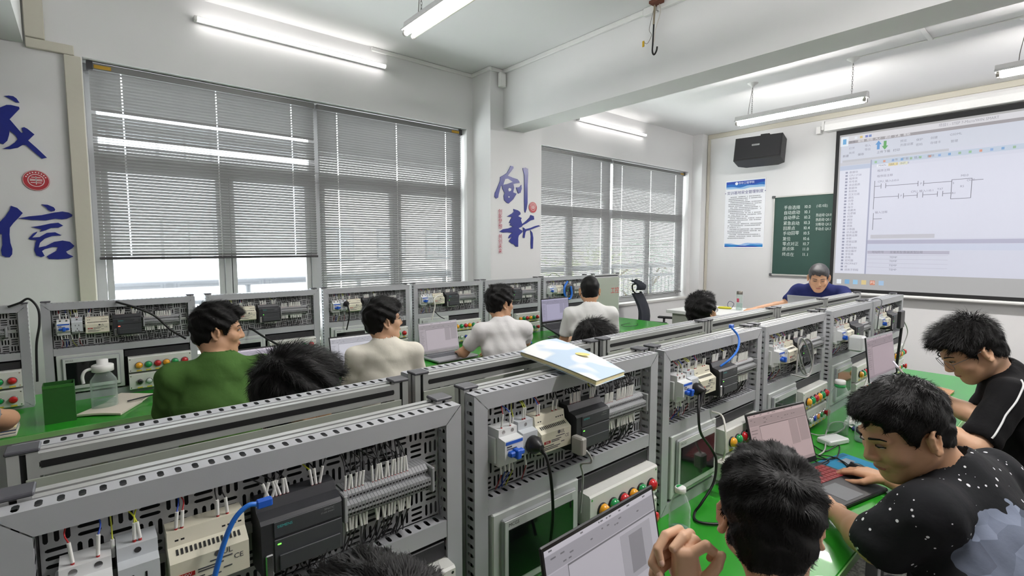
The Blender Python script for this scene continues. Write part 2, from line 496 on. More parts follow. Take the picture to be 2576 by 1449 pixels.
def hanging_lamp(x, y0, y1, z, label, lit=1, group='hanging fluorescent lamps', caps=True):
    r = empty('fluorescent_lamp', (x, y0, z))
    L = y1 - y0
    sec = [(-0.03, 0.035), (0.03, 0.035), (0.036, 0.0), (0.056, -0.016), (0.054, -0.023), (-0.054, -0.023), (-0.056, -0.016), (-0.036, 0.0)]
    hs = MB(); hs.prism(sec, 0, L, 'y')
    obj('housing', hs, M_LAMP, r)
    for k, dx in enumerate((-0.032, 0.032)):
        on = (k < lit)
        t = obj('tube', MB().cyl((dx, 0.035, -0.048), (dx, L-0.035, -0.048), 0.0145, n=12), M_TUBE if on else M_OFFTUBE, r)
        for yy in (0.012, L-0.034):
            obj('tube_holder', MB().cyl((dx, yy, -0.048), (dx, yy+0.022, -0.048), 0.017, n=12).rbox(dx-0.012, dx+0.012, yy, yy+0.02, -0.05, -0.024, 0.003), M_LAMPCAP, r)
    for yy in (0.14, L-0.18):
        zc = ZC - z
        obj('ceiling_canopy', MB().lathe([(0.001, -0.045), (0.012, -0.045), (0.02, -0.032), (0.055, -0.006), (0.058, 0.0)], (0, yy, zc), 20), M_TRUNKW, r)
        chain(r, 0, yy, 0.045, zc-0.04)
    chain(r, 0, L-0.14, 0.045, ZC-z-0.04, -0.04, links=False)
    tag(r, label, 'lamp', group)
    return r
hanging_lamp(5.93, 1.57, 2.88, 3.18, 'hanging fluorescent lamp on two chains in front of the projector screen corner', 2)
hanging_lamp(5.95, -0.60, 0.67, 3.18, 'hanging fluorescent lamp at the picture edge, above the projector screen', 2)
hanging_lamp(1.74, 1.80, 3.13, 3.16, 'hanging twin-tube lamp over the middle aisle with one tube unlit', 1)
for (x, y0, l) in ((1.74, -0.7, 'straight above the photographer'), (1.74, -2.9, 'near the wall opposite the windows'), (5.93, -2.9, 'at the front corner opposite the windows'), (-2.3, 1.8, 'at the back of the room by the windows'), (-2.3, -0.7, 'at the back middle of the room'), (-2.3, -2.9, 'at the back corner opposite the windows')):
    hanging_lamp(x, y0, y0+1.3, 3.17, 'hanging fluorescent lamp out of the picture, ' + l, 0 if (x < 0 or (y0 < -2 and x < 5)) else 2)
def wall_tube(x0, x1, z, label):
    r = empty('wall_batten_lamp', (x0, YW, z))
    L = x1-x0
    obj('batten', MB().rbox(0, L, -0.03, 0, -0.016, 0.02, 0.004), M_LAMP, r)
    obj('tube', MB().cyl((0.012, -0.046, 0), (L-0.012, -0.046, 0), 0.0155, n=12), M_BATTEN, r)
    for xx in (0, L-0.02):
        obj('tube_holder', MB().rbox(xx, xx+0.02, -0.064, -0.028, -0.018, 0.018, 0.003), M_TRUNKW, r)
    obj('supply_cord', MB().tube(smooth_path([(L-0.05, -0.012, 0.02), (L+0.02, -0.01, 0.06), (L+0.01, -0.008, 0.14)], 5), 0.003, 5), M_TRUNKW, r)
    tag(r, label, 'lamp', 'fluorescent battens above the windows')
wall_tube(0.71, 2.28, 3.40, 'lit fluorescent batten on the wall above the near window')
wall_tube(4.98, 6.49, 3.362, 'lit fluorescent batten on the wall above the far window')

# bare hook and loose wires hanging in front of the beam
hk = empty('ceiling_hook', (3.43, 2.335, 3.56))
obj('hook', MB().tube(smooth_path([(0, 0.005, -0.16), (0, 0.01, -0.3), (0, 0.012, -0.36), (0, -0.004, -0.387), (0, -0.024, -0.365), (0, -0.03, -0.335)], 6), 0.0065, 6), mat('black_steel', (30, 30, 30), 0.5, 0.3), hk)
obj('conduit', MB().tube(smooth_path([(0, 0, 0), (0.003, 0.004, -0.07), (0, 0.006, -0.16)], 5), 0.008, 6), mat('dirty_conduit', (150, 140, 120), 0.7, var=0.2), hk)
obj('loose_wire', MB().tube(smooth_path([(0, 0.0, -0.02), (0, 0.035, -0.14), (0, 0.045, -0.19), (0, 0.025, -0.225), (0, 0.03, -0.25), (0, 0.06, -0.285), (0, 0.09, -0.27)], 6), 0.0022, 5), mat('grey_wire', (140, 136, 130), 0.6), hk)
obj('loose_wire', MB().tube(smooth_path([(0.01, -0.03, 0), (0.01, -0.045, -0.08), (0.0, -0.012, -0.2), (0, 0.0, -0.3)], 6), 0.003, 5), mat('white_wire', (205, 200, 190), 0.6), hk)
obj('wire_tag', MB().rbox(-0.004, 0.004, 0.088, 0.106, -0.3, -0.255, 0.002), mat('yellow_tag', (205, 165, 20), 0.5), hk)
obj('anchor_plate', MB().rbox(-0.05, 0.05, -0.07, 0.02, -0.018, 0.003, 0.002), mat('rust_plate', (105, 60, 45), 0.8, var=0.3), hk)
tag(hk, 'bare black hook with loose wires and a yellow tag hanging from the ceiling', 'hook')
CHUANG = [[(3766,2569),(3803,2580),(3843,2570),(3847,2524),(3837,2386),(3837,2190),(3824,2121),(3804,2078),(3794,2090),(3788,2207),(3790,2383),(3787,2499),(3770,2546)],[(3744,2384),(3748,2340),(3731,2296),(3699,2284),(3666,2349),(3718,2357)],[(3584,2576),(3624,2574),(3628,2555),(3609,2534),(3546,2467),(3622,2450),(3686,2441),(3712,2420),(3718,2401),(3673,2395),(3624,2384),(3637,2342),(3622,2293),(3673,2281),(3622,2216),(3558,2167),(3533,2173),(3496,2199),(3490,2246),(3502,2275),(3472,2320),(3466,2355),(3447,2346),(3417,2259),(3410,2222),(3384,2209),(3362,2228),(3368,2270),(3384,2294),(3438,2401),(3441,2443),(3478,2461),(3534,2494),(3571,2545)]]
CHUANG_HOLES = [[(3509,2428),(3546,2433),(3615,2405),(3534,2376),(3482,2364)],[(3561,2336),(3594,2329),(3590,2308),(3561,2298),(3551,2316)],[(3553,2246),(3571,2243),(3566,2229),(3551,2233)]]
XIN_NEW = [[(3628,2111),(3693,2099),(3725,2082),(3733,2058),(3696,2035),(3749,2017),(3736,1997),(3754,1956),(3771,1943),(3749,1919),(3702,1902),(3723,1889),(3765,1874),(3762,1861),(3706,1820),(3697,1793),(3696,1695),(3664,1695),(3632,1722),(3603,1729),(3561,1757),(3590,1786),(3615,1811),(3561,1786),(3556,1798),(3573,1822),(3609,1848),(3546,1853),(3477,1849),(3428,1857),(3477,1885),(3558,1897),(3622,1918),(3571,1934),(3590,1950),(3565,1959),(3584,1993),(3609,2023),(3536,2025),(3609,2062),(3635,2082)],[(3885,2056),(3933,2046),(3940,2007),(3885,1995),(3818,1958),(3771,1939),(3754,1946),(3818,1987),(3872,2029)],[(4038,1934),(4010,1944),(3954,1932),(3886,1910),(3805,1893),(3785,1907),(3768,1912),(3778,1863),(3768,1799),(3792,1794),(3805,1854),(3818,1874),(3872,1885),(3954,1912),(4010,1928)],[(3883,1883),(3913,1856),(3927,1796),(3921,1675),(3893,1673),(3889,1735),(3893,1815)]]
XIN_TRUST = [[(-205,1968),(-176,1967),(-146,1952),(-139,1938),(-143,1928),(-161,1923),(-176,1933),(-183,1946)],[(-318,1872),(-273,1886),(-208,1897),(-146,1917),(-104,1926),(-72,1920),(-54,1906),(-58,1893),(-85,1878),(-109,1873),(-143,1876),(-190,1863),(-260,1864)],[(-260,1818),(-217,1828),(-170,1843),(-129,1850),(-105,1831),(-130,1817),(-167,1814),(-193,1798),(-224,1787),(-213,1803)],[(-279,1742),(-255,1776),(-234,1789),(-240,1776),(-261,1749),(-226,1753),(-189,1781),(-148,1786),(-117,1766),(-165,1760),(-201,1743),(-226,1715),(-234,1684),(-199,1694),(-156,1722),(-114,1731),(-77,1723),(-55,1695),(-69,1677),(-100,1656),(-92,1641),(-64,1623),(-89,1609),(-142,1605),(-188,1607),(-198,1625),(-176,1642),(-147,1663),(-140,1687),(-168,1687),(-205,1673),(-219,1660),(-208,1628),(-226,1620),(-248,1632),(-256,1667),(-248,1715),(-242,1732),(-272,1735)],[(-349,1951),(-321,1939),(-297,1907),(-318,1876),(-344,1841),(-362,1811),(-366,1767),(-365,1714),(-358,1674),(-361,1640),(-373,1621),(-392,1622),(-408,1634),(-410,1667),(-402,1700),(-400,1767),(-409,1770),(-440,1726),(-454,1713),(-437,1766),(-425,1819),(-405,1846),(-380,1880),(-358,1921)]]
CHENG = [[(-340,2639),(-319,2645),(-299,2645),(-285,2634),(-273,2610),(-288,2608),(-311,2623)],[(-405,2526),(-364,2563),(-333,2585),(-313,2588),(-276,2583),(-275,2571),(-324,2498),(-275,2420),(-266,2424),(-271,2439),(-270,2453),(-259,2458),(-245,2450),(-214,2419),(-246,2376),(-207,2332),(-162,2276),(-187,2266),(-216,2298),(-258,2345),(-272,2345),(-297,2323),(-332,2310),(-365,2308),(-334,2328),(-309,2354),(-294,2377),(-303,2400),(-328,2428),(-332,2400),(-342,2362),(-362,2337),(-377,2341),(-395,2364),(-385,2429)]]
# ------------------------------------------------------------------ lettering on pilaster and wall
M_BLUE = mat('blue_acrylic_lettering', (28, 40, 128), 0.3, var=0.06)
M_SEAL = mat('red_emblem', (178, 48, 58), 0.45, var=0.05)
M_SEALW = mat('emblem_white', (232, 222, 220), 0.5)
M_REDTXT = mat('red_lettering', (176, 60, 84), 0.45)
def glyph(name, polys, y, label, holes=()):
    m = MB()
    for p in polys: m.prism([(a/1000.0, b/1000.0) for a, b in p], y-0.008, y, 'y')
    mats = [M_BLUE]
    o = obj(name, m, mats)
    for h in holes:
        obj('counter', MB().prism([(a/1000.0, b/1000.0) for a, b in h], y-0.0085, y, 'y'), M_WALL, o)
    tag(o, label, 'lettering', 'blue brush characters on the walls')
    return o
glyph('wall_character', CHUANG, 4.24, 'upper blue brush character on the pilaster between the windows', CHUANG_HOLES)
glyph('wall_character', XIN_NEW, 4.24, 'lower blue brush character on the pilaster, beside the red seal')
glyph('wall_character', CHENG, YW, 'blue brush character cut by the picture edge, above the round red emblem')
glyph('wall_character', XIN_TRUST, YW, 'blue brush character below the round red emblem near the raised blind')
def emblem(x, z, y, r, label):
    o = obj('round_emblem', MB().cyl((x, y, z), (x, y-0.006, z), r, n=40, smooth=False), M_SEAL)
    def ring(ra, rb, m, nm):
        mb = MB(); n = 40
        V = [(x+rr*math.cos(2*PI*i/n), y-0.0068, z+rr*math.sin(2*PI*i/n)) for rr in (ra, rb) for i in range(n)]
        mb.add(V, [(i, n+i, n+(i+1) % n, (i+1) % n) for i in range(n)])
        obj(nm, mb, m, o)
    ring(r*0.56, r*0.62, M_SEALW, 'ring'); ring(r*0.94, r*0.97, M_SEALW, 'ring')
    g = MB()
    for k, (wd, zz) in enumerate(((0.34, 0.30), (0.46, 0.10), (0.46, -0.02), (0.40, -0.22))):
        g.box(x-r*wd, x+r*wd, y-0.0072, y-0.0066, z+r*zz-r*0.035, z+r*zz+r*0.035)
    g.box(x-r*0.03, x+r*0.03, y-0.0072, y-0.0066, z-r*0.4, z+r*0.42)
    obj('motif', g, M_SEALW, o)
    for k in range(9):
        a = math.radians(25+k*16.25)
        t = MB(); c = (x+r*0.78*math.cos(a), y-0.007, z+r*0.78*math.sin(a))
        t.add([(c[0]+dx*r, c[1], c[2]+dz*r) for dx, dz in ((-0.06, -0.05), (0.06, -0.05), (0.05, 0.06), (-0.05, 0.06))], [(0, 1, 2, 3)])
        obj('rim_mark', t, M_SEALW, o)
    tag(o, label, 'emblem')
emblem(-0.222, 2.122, YW, 0.066, 'round red school emblem between the two blue characters near the raised blind')
emblem(3.922, 2.143, 4.24, 0.062, 'small round red emblem on the pilaster beside the blue characters')
rt = empty('motto_lettering', (3.437, 4.232, 2.10))
for i, ch in enumerate('创新梦想 共创未来'):
    if ch != ' ':
        m = MB(); text_into(m, ch, 0.058, frame_on((0, 0, -0.03-i*0.0535), (1, 0, 0), (0, 0, 1)))
        m2 = MB()
        n = len(m.v); m2.add([(v[0], v[1]-0.002, v[2]) for v in m.v], m.f)
        obj('character', m2, M_REDTXT, rt)
tag(rt, 'narrow column of small red characters down the pilaster', 'lettering')

# ------------------------------------------------------------------ loudspeaker, poster, chalkboard, projection screen
sp = empty('wall_loudspeaker', (7.66, 3.345, 3.11), (0, math.radians(13), math.radians(8)))
M_SPK = mat('black_speaker_cloth', (38, 38, 40), 0.85, var=0.1, bump=0.2, bscale=900)
M_SPKW = mat('black_speaker_vinyl', (30, 30, 32), 0.55, bump=0.1, bscale=500)
obj('cabinet', MB().prism([(-0.14, -0.32), (-0.14, 0.32), (0.10, 0.32), (0.17, 0.22), (0.17, -0.22), (0.10, -0.32)], -0.175, 0.175, 'z'), M_SPKW, sp)
obj('grille', MB().rbox(-0.156, -0.1405, -0.31, 0.31, -0.155, 0.165, 0.008), M_SPK, sp)
obj('badge', MB().rbox(-0.162, -0.1565, -0.03, 0.075, 0.025, 0.05, 0.003), mat('speaker_badge', (190, 190, 190), 0.3, 0.6), sp)
tm = MB(); text_into(tm, 'HELLROY', 0.02, frame_on((-0.1625, 0.0225, 0.037), (0, -1, 0), (0, 0, 1)))
obj('badge_lettering', tm, mat('badge_black', (25, 25, 25), 0.5), sp)
bk = MB(); bk.rbox(-0.06, -0.02, -0.09, 0.0, 0.176, 0.235, 0.004); bk.rbox(-0.02, 0.30, -0.05, -0.02, 0.2, 0.225, 0.004); bk.rbox(0.02, 0.07, -0.10, -0.04, 0.176, 0.27, 0.004)
obj('bracket', bk, M_SPKW, sp)
obj('speaker_wire', MB().tube(smooth_path([(0.05, -0.07, 0.27), (0.1, -0.06, 0.3), (0.22, -0.06, 0.33)], 5), 0.003, 5), mat('red_wire', (170, 60, 50), 0.5), sp)
tag(sp, 'black loudspeaker on a bracket above the poster', 'loudspeaker')

po = empty('wall_poster', (8.068, 3.733, 1.682))
PW, PH = 0.638, 1.085
obj('backing', MB().rbox(-0.006, 0, -PW/2, PW/2, 0, PH, 0.001), mat('poster_white', (236, 238, 242), 0.35, var=0.02), po)
def py(s, t, d): return (-0.0062-d, PW/2-s*PW, t*PH)
def pfill(name, pts, rgb, d):
    n = len(pts)//2
    m = MB(); m.add([py(s, t, d) for s, t in pts], [tuple(range(len(pts)))])
    return obj(name, m, mat('poster_%s_%d' % (name, int(d*1e5)), rgb, 0.35, var=0.04), po)
def wave(t0, amp, ph, fr, n=16): return [(0.02+0.96*i/n, t0+amp*math.sin(ph+fr*i/n)+amp*0.5*math.sin(2.3*ph+2.1*fr*i/n)) for i in range(n+1)]
pfill('banner', [(0.02, 0.985), (0.98, 0.985)] + wave(0.875, 0.006, 1.0, 9)[::-1], (150, 190, 225), 0.0002)
pfill('banner', [(0.02, 0.985), (0.98, 0.985)] + wave(0.905, 0.010, 2.0, 8)[::-1], (36, 110, 190), 0.0005)
pfill('banner', [(0.02, 0.985), (0.98, 0.985)] + wave(0.935, 0.012, 0.2, 7)[::-1], (30, 72, 168), 0.0008)
pfill('wave_foot', [(0.02, 0.015), (0.98, 0.015)] + wave(0.065, 0.012, 2.0, 8)[::-1], (150, 185, 228), 0.0002)
pfill('wave_foot', [(0.02, 0.015), (0.98, 0.015)] + wave(0.045, 0.010, 0.5, 9)[::-1], (30, 130, 200), 0.0005)
pfill('wave_foot', [(0.02, 0.015), (0.98, 0.015)] + wave(0.028, 0.008, 3.2, 8)[::-1], (34, 66, 160), 0.0008)
R_Y, U_Z = (0, -1, 0), (0, 0, 1)
def ptext(name, s, size, cs, ct, m, d=0.0012, sx=1.0, align='CENTER'):
    mb = MB(); text_into(mb, s, size, frame_on(py(cs, ct, d), R_Y, U_Z), align, sx=sx)
    return obj(name, mb, m, po)
M_PINK = mat('poster_ink', (44, 46, 120), 0.5); M_PTXT = mat('poster_grey_ink', (98, 100, 108), 0.5); M_PWH = mat('poster_white_ink', (238, 242, 250), 0.5)
ptext('header_lettering', '华中工程学院', 0.042, 0.53, 0.953, M_PWH)
obj('crest', MB().cyl(py(0.285, 0.953, 0.0009), py(0.285, 0.953, 0.0015), 0.024, n=20), M_PWH, po)
ptext('title_lettering', '• 实训基地安全管理制度 •', 0.058, 0.5, 0.815, M_PINK)
lines = MB(); r3 = random.Random(11)
for i in range(24):
    t = 0.755 - i*0.0265; s = 0.09 + (0.05 if i % 3 == 0 else 0); e = 0.91 if i % 3 != 2 else r3.uniform(0.4, 0.8)
    while s < e:
        wd = r3.uniform(0.012, 0.026); hgt = r3.uniform(0.010, 0.014)
        if r3.random() > 0.1:
            for q in range(2):
                tt = t+(q-0.5)*hgt*0.6
                lines.add([py(s, tt-hgt*0.2, 0.0012), py(s+wd, tt-hgt*0.2, 0.0012), py(s+wd, tt+hgt*0.2, 0.0012), py(s, tt+hgt*0.2, 0.0012)], [(0, 1, 2, 3)])
        s += wd+0.006
stuff(obj('body_text', lines, M_PTXT, po))
tag(po, 'blue and white safety rules poster on the front wall', 'poster')

cb = empty('chalkboard', (8.068, 3.285, 1.262))
obj('board', MB().box(-0.018, 0, -3.6, -0.02, 0.02, 1.18), mat('chalkboard_green', (44, 74, 66), 0.6, var=0.10, scale=5), cb)
M_BF = mat('board_aluminium', (205, 204, 200), 0.35, 0.4)
for b in ((-0.03, 0, -3.62, 0.0, 1.18, 1.2), (-0.045, 0, -3.62, 0.0, 0.0, 0.024), (-0.03, 0, -0.022, 0.0, 0.024, 1.18)):
    obj('frame', MB().rbox(*b, 0.003), M_BF, cb)
for zz in (0.012, 1.19):
    obj('corner_cap', MB().rbox(-0.048, -0.001, -0.03, 0.014, zz-0.02, zz+0.02, 0.006), mat('grey_cap', (90, 92, 94), 0.5), cb)
M_CHALK = mat('chalk', (206, 214, 210), 0.9, var=0.15, scale=80)
rows = ['手自选择', '自动启动', '自动停止', '紧急启动', '回原点', '手动回零', '复位', '零点对正', '原点体', '终点在']
adr = ['I0.0', 'I0.1', 'I0.2', 'I0.3', 'I0.4', 'I0.5', 'I0.6', 'I0.7', 'I1.0', 'I1.1']
for i, (a, b) in enumerate(zip(rows, adr)):
    z = 1.02 - i*0.0775
    for s, x, sz in ((a, -0.155, 0.062), (b, -0.44, 0.062)):
        m = MB(); text_into(m, s, sz, frame_on((-0.0188, x, z), (0, -math.cos(0.03*((i*7) % 3-1)), math.sin(0.03*((i*7) % 3-1))), U_Z), 'LEFT', sx=0.92)
        obj('chalk_writing', m, M_CHALK, cb)
for i, s in enumerate(('(1右 0左)', '', '热运动 Q0.0', '热后动 Q0.1', '分断动 Q0.2', '手动点 Q0.3')):
    if s:
        m = MB(); text_into(m, s, 0.05, frame_on((-0.0188, -0.595, 1.02-i*0.066), R_Y, U_Z), 'LEFT', sx=0.75)
        obj('chalk_writing', m, M_CHALK, cb)
tag(cb, 'dark green chalkboard with chalk notes, half behind the projection screen', 'chalkboard')

def emis(name, rgb, k=1.0):
    """projected light on the screen cloth / backlit display"""
    if name in MATS: return MATS[name]
    m = mat(name, rgb, 0.6, var=0.0)
    b = m.node_tree.nodes['Principled BSDF']
    b.inputs['Base Color'].default_value = tuple(0.12*v for v in lin(rgb)) + (1,)
    b.inputs['Emission Color'].default_value = lin(rgb) + (1,); b.inputs['Emission Strength'].default_value = k*0.33
    return m
ps = empty('projection_screen', (7.95, 2.45, 1.08))
SW, SH = 3.70, 2.20
obj('cloth', MB().box(0, 0.004, -SW, 0, 0, SH), mat('screen_black_border', (18, 18, 20), 0.7), ps)
obj('weight_bar', MB().tube([(0.002, 0.02, -0.02), (0.002, -SW-0.02, -0.02)], 0.02, 10), M_TRUNKW, ps)
cs = MB(); cs.prism([(-0.07, 2.215), (0.06, 2.215), (0.075, 2.28), (0.06, 2.345), (-0.05, 2.345), (-0.075, 2.30)], 0.13, -SW-0.13, 'y')
obj('roller_case', cs, M_TRUNKW, ps)
obj('case_bracket', MB().rbox(-0.04, 0.115, 0.145, 0.18, 2.24, 2.36, 0.004), M_TRUNKW, ps)
obj('motor_box', MB().rbox(-0.03, 0.05, 0.19, 0.25, 2.2, 2.3, 0.006), M_TRUNKW, ps)
def sc(Y, Z, d): return (-0.0005-d, Y-2.45, Z-1.08)
def srect(name, Y0, Y1, Z0, Z1, rgb, d, k=1.0):
    m = MB(); m.add([sc(Y0, Z0, d), sc(Y1, Z0, d), sc(Y1, Z1, d), sc(Y0, Z1, d)], [(0, 1, 2, 3)])
    return obj(name, m, emis('screen_%d_%d_%d' % rgb, rgb, k), ps)
def srects(name, L, rgb, d):
    m = MB()
    for Y0, Y1, Z0, Z1 in L: m.add([sc(Y0, Z0, d), sc(Y1, Z0, d), sc(Y1, Z1, d), sc(Y0, Z1, d)], [(0, 1, 2, 3)])
    return obj(name, m, emis('screen_%d_%d_%d' % rgb, rgb), ps)
YE = -1.18
srect('projected_taskbar', 2.405, YE, 1.125, 3.215, (172, 172, 172), 0.0002)
srect('projected_window', 2.385, YE, 1.335, 3.19, (206, 208, 222), 0.0006)
srect('title_bar', 2.385, YE, 3.122, 3.19, (214, 213, 218), 0.0010)
srect('menu_bar', 2.33, YE, 3.085, 3.122, (158, 154, 158), 0.0010)
srect('ribbon', 2.385, YE, 2.875, 3.085, (204, 208, 220), 0.0010)
srect('ribbon_group', 2.36, 1.25, 2.842, 2.872, (188, 190, 196), 0.0010)
srect('toolbar', 2.02, YE, 2.775, 2.835, (186, 198, 214), 0.0010)
srect('tree_header', 2.385, 2.03, 2.80, 2.84, (196, 197, 204), 0.0010)
srect('tree_toolbar', 2.385, 2.03, 2.735, 2.795, (184, 194, 214), 0.0010)
srect('project_tree', 2.385, 2.04, 1.335, 2.735, (216, 218, 230), 0.0012)
srect('divider', 2.035, 2.02, 1.335, 2.84, (160, 164, 186), 0.0013)
srect('ladder_editor', 2.015, YE, 1.80, 2.735, (210, 212, 226), 0.0012)
srect('splitter', 2.02, YE, 1.735, 1.785, (176, 176, 196), 0.0013)
srect('table_toolbar', 2.02, YE, 1.655, 1.73, (198, 204, 222), 0.0013)
srect('table_header', 2.015, 1.18, 1.605, 1.645, (178, 176, 192), 0.0014)
srect('scroll_bar', 1.99, 1.33, 1.805, 1.855, (190, 190, 198), 0.0014)
srect('tab', 1.965, 1.85, 2.735, 2.772, (222, 224, 234), 0.0014); srect('tab', 1.84, 1.74, 2.735, 2.772, (222, 206, 150), 0.0014); srect('tab', 1.73, 1.64, 2.735, 2.772, (214, 214, 190), 0.0014)
srect('menu_button', 2.39, 2.30, 3.06, 3.185, (226, 232, 240), 0.0016); srect('menu_icon', 2.365, 2.325, 3.085, 3.155, (110, 170, 215), 0.0018)
DK = (112, 112, 122)
lw = 0.006
rung = []
def hl(a, b, z): rung.append((a, b, z-lw/2, z+lw/2))
def vl(y, z0, z1): rung.append((y+lw/2, y-lw/2, z0, z1))
for a, b, z in ((1.976, 1.905, 2.488), (1.855, 1.523, 2.484), (1.469, 1.202, 2.478), (1.024, 0.925, 2.474), (1.976, 1.714, 2.343), (1.663, 1.524, 2.339), (1.47, 1.329, 2.338), (1.28, 1.203, 2.339), (1.971, 1.877, 2.064), (1.203, 1.024, 2.496), (1.203, 1.024, 2.269)): hl(a, b, z)
for y, z in ((1.905, 2.487), (1.855, 2.487), (1.523, 2.482), (1.469, 2.48), (1.714, 2.343), (1.663, 2.343), (1.524, 2.338), (1.47, 2.338), (1.329, 2.338), (1.28, 2.338)): vl(y, z-0.032, z+0.032)
vl(1.203, 2.269, 2.499); vl(1.024, 2.269, 2.499); vl(1.976, 2.19, 2.56); vl(1.971, 1.92, 2.14)
obj_r = srects('ladder_diagram', rung, DK, 0.0018)
def stext(s, Y, Z, size, rgb, align='LEFT', sx=1.0, nm='screen_lettering'):
    m = MB(); text_into(m, s, size, frame_on(sc(Y, Z, 0.0018), R_Y, U_Z), align, sx=sx)
    obj(nm, m, emis('screen_%d_%d_%d' % rgb, rgb), ps)
stext('项目1 - STEP 7-Micro/WIN SMART', 1.36, 3.157, 0.045, (150, 150, 158), sx=0.8)
for i, s in enumerate(('文件', '编辑', '视图', 'PLC', '调试', '工具', '帮助')): stext(s, 2.29-i*0.098, 3.103, 0.036, (235, 235, 238) if i else DK)
for i, s in enumerate(('新建', '保存', '上传', '下载', '打印')): stext(s, (2.36, 2.185, 1.975, 1.9, 1.80)[i], 2.925, 0.036, DK)
for i, (y, z, s) in enumerate(((2.29, 3.02, '打开'), (2.29, 2.96, '关闭'), (2.11, 3.03, '导入'), (2.11, 2.98, '导出'), (1.73, 3.03, '预览'), (1.73, 2.98, '页面设置'), (1.57, 3.02, '保护'), (1.57, 2.96, '密码'), (1.43, 3.02, '创建'), (1.43, 2.96, '存储卡'), (1.25, 3.03, 'GSDML'), (1.24, 2.95, '管理'))): stext(s, y, z, 0.034, (140, 142, 152))
m = MB()
def arrow(y, z, up, rgb):
    m = MB(); s = 1 if up else -1
    P = [(0, 0.062), (0.034, 0.012), (0.015, 0.012), (0.015, -0.05), (-0.015, -0.05), (-0.015, 0.012), (-0.034, 0.012)]
    m.add([sc(y-a, z+s*b, 0.0018) for a, b in P], [tuple(range(7))])
    obj('arrow_icon', m, emis('screen_%d_%d_%d' % rgb, rgb), ps)
arrow(1.959, 3.015, True, (96, 150, 205)); arrow(1.888, 3.013, False, (96, 165, 96))
for i, s in enumerate(('数据块', 'CPU ST20', '程序块', '符号表', '状态图表', '数据块', '系统块', '交叉引用', '通信', '向导', '工具', '指令', '收藏夹', '位逻辑', '时钟', '通信', '比较', '转换', '计数器', '浮点运算', '整数运算', '中断', '逻辑运算', '传送', '程序控制', '移位循环', '字符串', '表格', '定时器', 'PROFINET', '库', '调用子例程')):
    z = 2.70 - i*0.0425
    stext(s, 2.27, z, 0.033, (138, 138, 150))
    srect('tree_icon', 2.315, 2.288, z-0.01, z+0.014, (150, 152, 172), 0.0018)
for s, y, z in (('程序注释', 1.955, 2.685), ('程序段注释', 1.955, 2.615), ('CPU_输入0:I0.0', 1.945, 2.545), ('M0.0', 1.125, 2.535), ('OUT', 1.07, 2.475), ('RS', 1.125, 2.41), ('S', 1.195, 2.455), ('R1', 1.197, 2.335), ('CPU_输入1:I0.1', 1.59, 2.385), ('T37', 1.335, 2.395), ('P', 1.502, 2.478), ('P', 1.695, 2.343), ('输入注释', 1.955, 2.145), ('TEMP', 1.77, 1.56), ('TEMP', 1.77, 1.51), ('TEMP', 1.77, 1.455), ('TEMP', 1.77, 1.40), ('地址', 1.965, 1.625), ('符号', 1.90, 1.625), ('变量类型', 1.77, 1.625), ('数据类型', 1.63, 1.625), ('注释', 1.50, 1.625), ('MAIN', 1.945, 2.752), ('SBR_0', 1.83, 2.752), ('INT_0', 1.715, 2.752), ('上传', 1.81, 2.805), ('下载', 1.70, 2.805), ('插入', 1.58, 2.805), ('删除', 1.45, 2.805)):
    stext(s, y, z, 0.034, (132, 132, 144))
tbl = [(2.01, 1.19, z, z+0.004) for z in (1.585, 1.533, 1.48, 1.427)]
srects('table_rule', tbl, (184, 184, 198), 0.0017)
for i, c in enumerate(((226, 232, 238), (120, 170, 210), (150, 196, 226), (216, 196, 140), (206, 130, 100), (160, 190, 220))):
    srect('taskbar_icon', 2.355-i*0.097, 2.30-i*0.097, 1.19, 1.25, c, 0.0012)
stext('P5', 1.962, 1.22, 0.05, (235, 228, 222))
for i in range(15):
    c = ((150, 190, 150), (210, 150, 130), (140, 170, 215), (120, 160, 205), (150, 180, 150))[i % 5]
    srect('tool_icon', 1.99-i*0.092, 1.965-i*0.092, 2.79, 2.818, c, 0.0016)
for y, c in ((2.23, (226, 230, 240)), (2.17, (214, 190, 120)), (2.11, (120, 130, 190)), (2.07, (120, 140, 190))):
    srect('quick_icon', y, y-0.03, 3.14, 3.17, c, 0.0016)
tag(ps, 'pulled-down projection screen showing a ladder logic program', 'projection screen')
# ------------------------------------------------------------------ training panels (slotted frame, mounting plate, devices)
M_CHAN = mat('grey_powder_coat', (172, 174, 178), 0.42, 0.0, var=0.03, scale=12, bump=0.02, bscale=400)
M_PLATE = mat('grey_mounting_plate', (172, 174, 176), 0.4, 0.15, var=0.03)
M_PROF = mat('anodised_aluminium', (206, 207, 206), 0.28, 0.55, var=0.04, scale=25)
M_SLOT = mat('slot_black', (18, 18, 20), 0.6)  # near-black fill for profile slots, vents and terminal openings
M_CAP = mat('dark_grey_cap', (74, 74, 80), 0.45)
M_BACK = mat('grey_green_back_panel', (162, 167, 156), 0.5, var=0.03, scale=6)
M_IVORY = mat('ivory_plastic', (224, 220, 200), 0.4, var=0.03)
M_WHITEP = mat('white_plastic', (228, 230, 230), 0.35, var=0.02)
M_GREYP = mat('light_grey_plastic', (203, 208, 212), 0.4, var=0.02)
M_PLC = mat('anthracite_plastic', (46, 47, 51), 0.45, var=0.08)
M_PLC2 = mat('anthracite_plastic_light', (60, 62, 66), 0.45, var=0.06)
M_BLACKP = mat('black_plastic', (24, 24, 26), 0.4)
M_BLUEP = mat('blue_lever', (32, 92, 196), 0.35)
M_REDP = mat('red_ferrule', (172, 36, 34), 0.4)
M_TEAL = mat('teal_mark', (70, 190, 190), 0.4)
M_TERM = mat('terminal_grey', (150, 152, 154), 0.5, var=0.05)
M_BOX = mat('pale_grey_box', (222, 223, 218), 0.4, var=0.02)
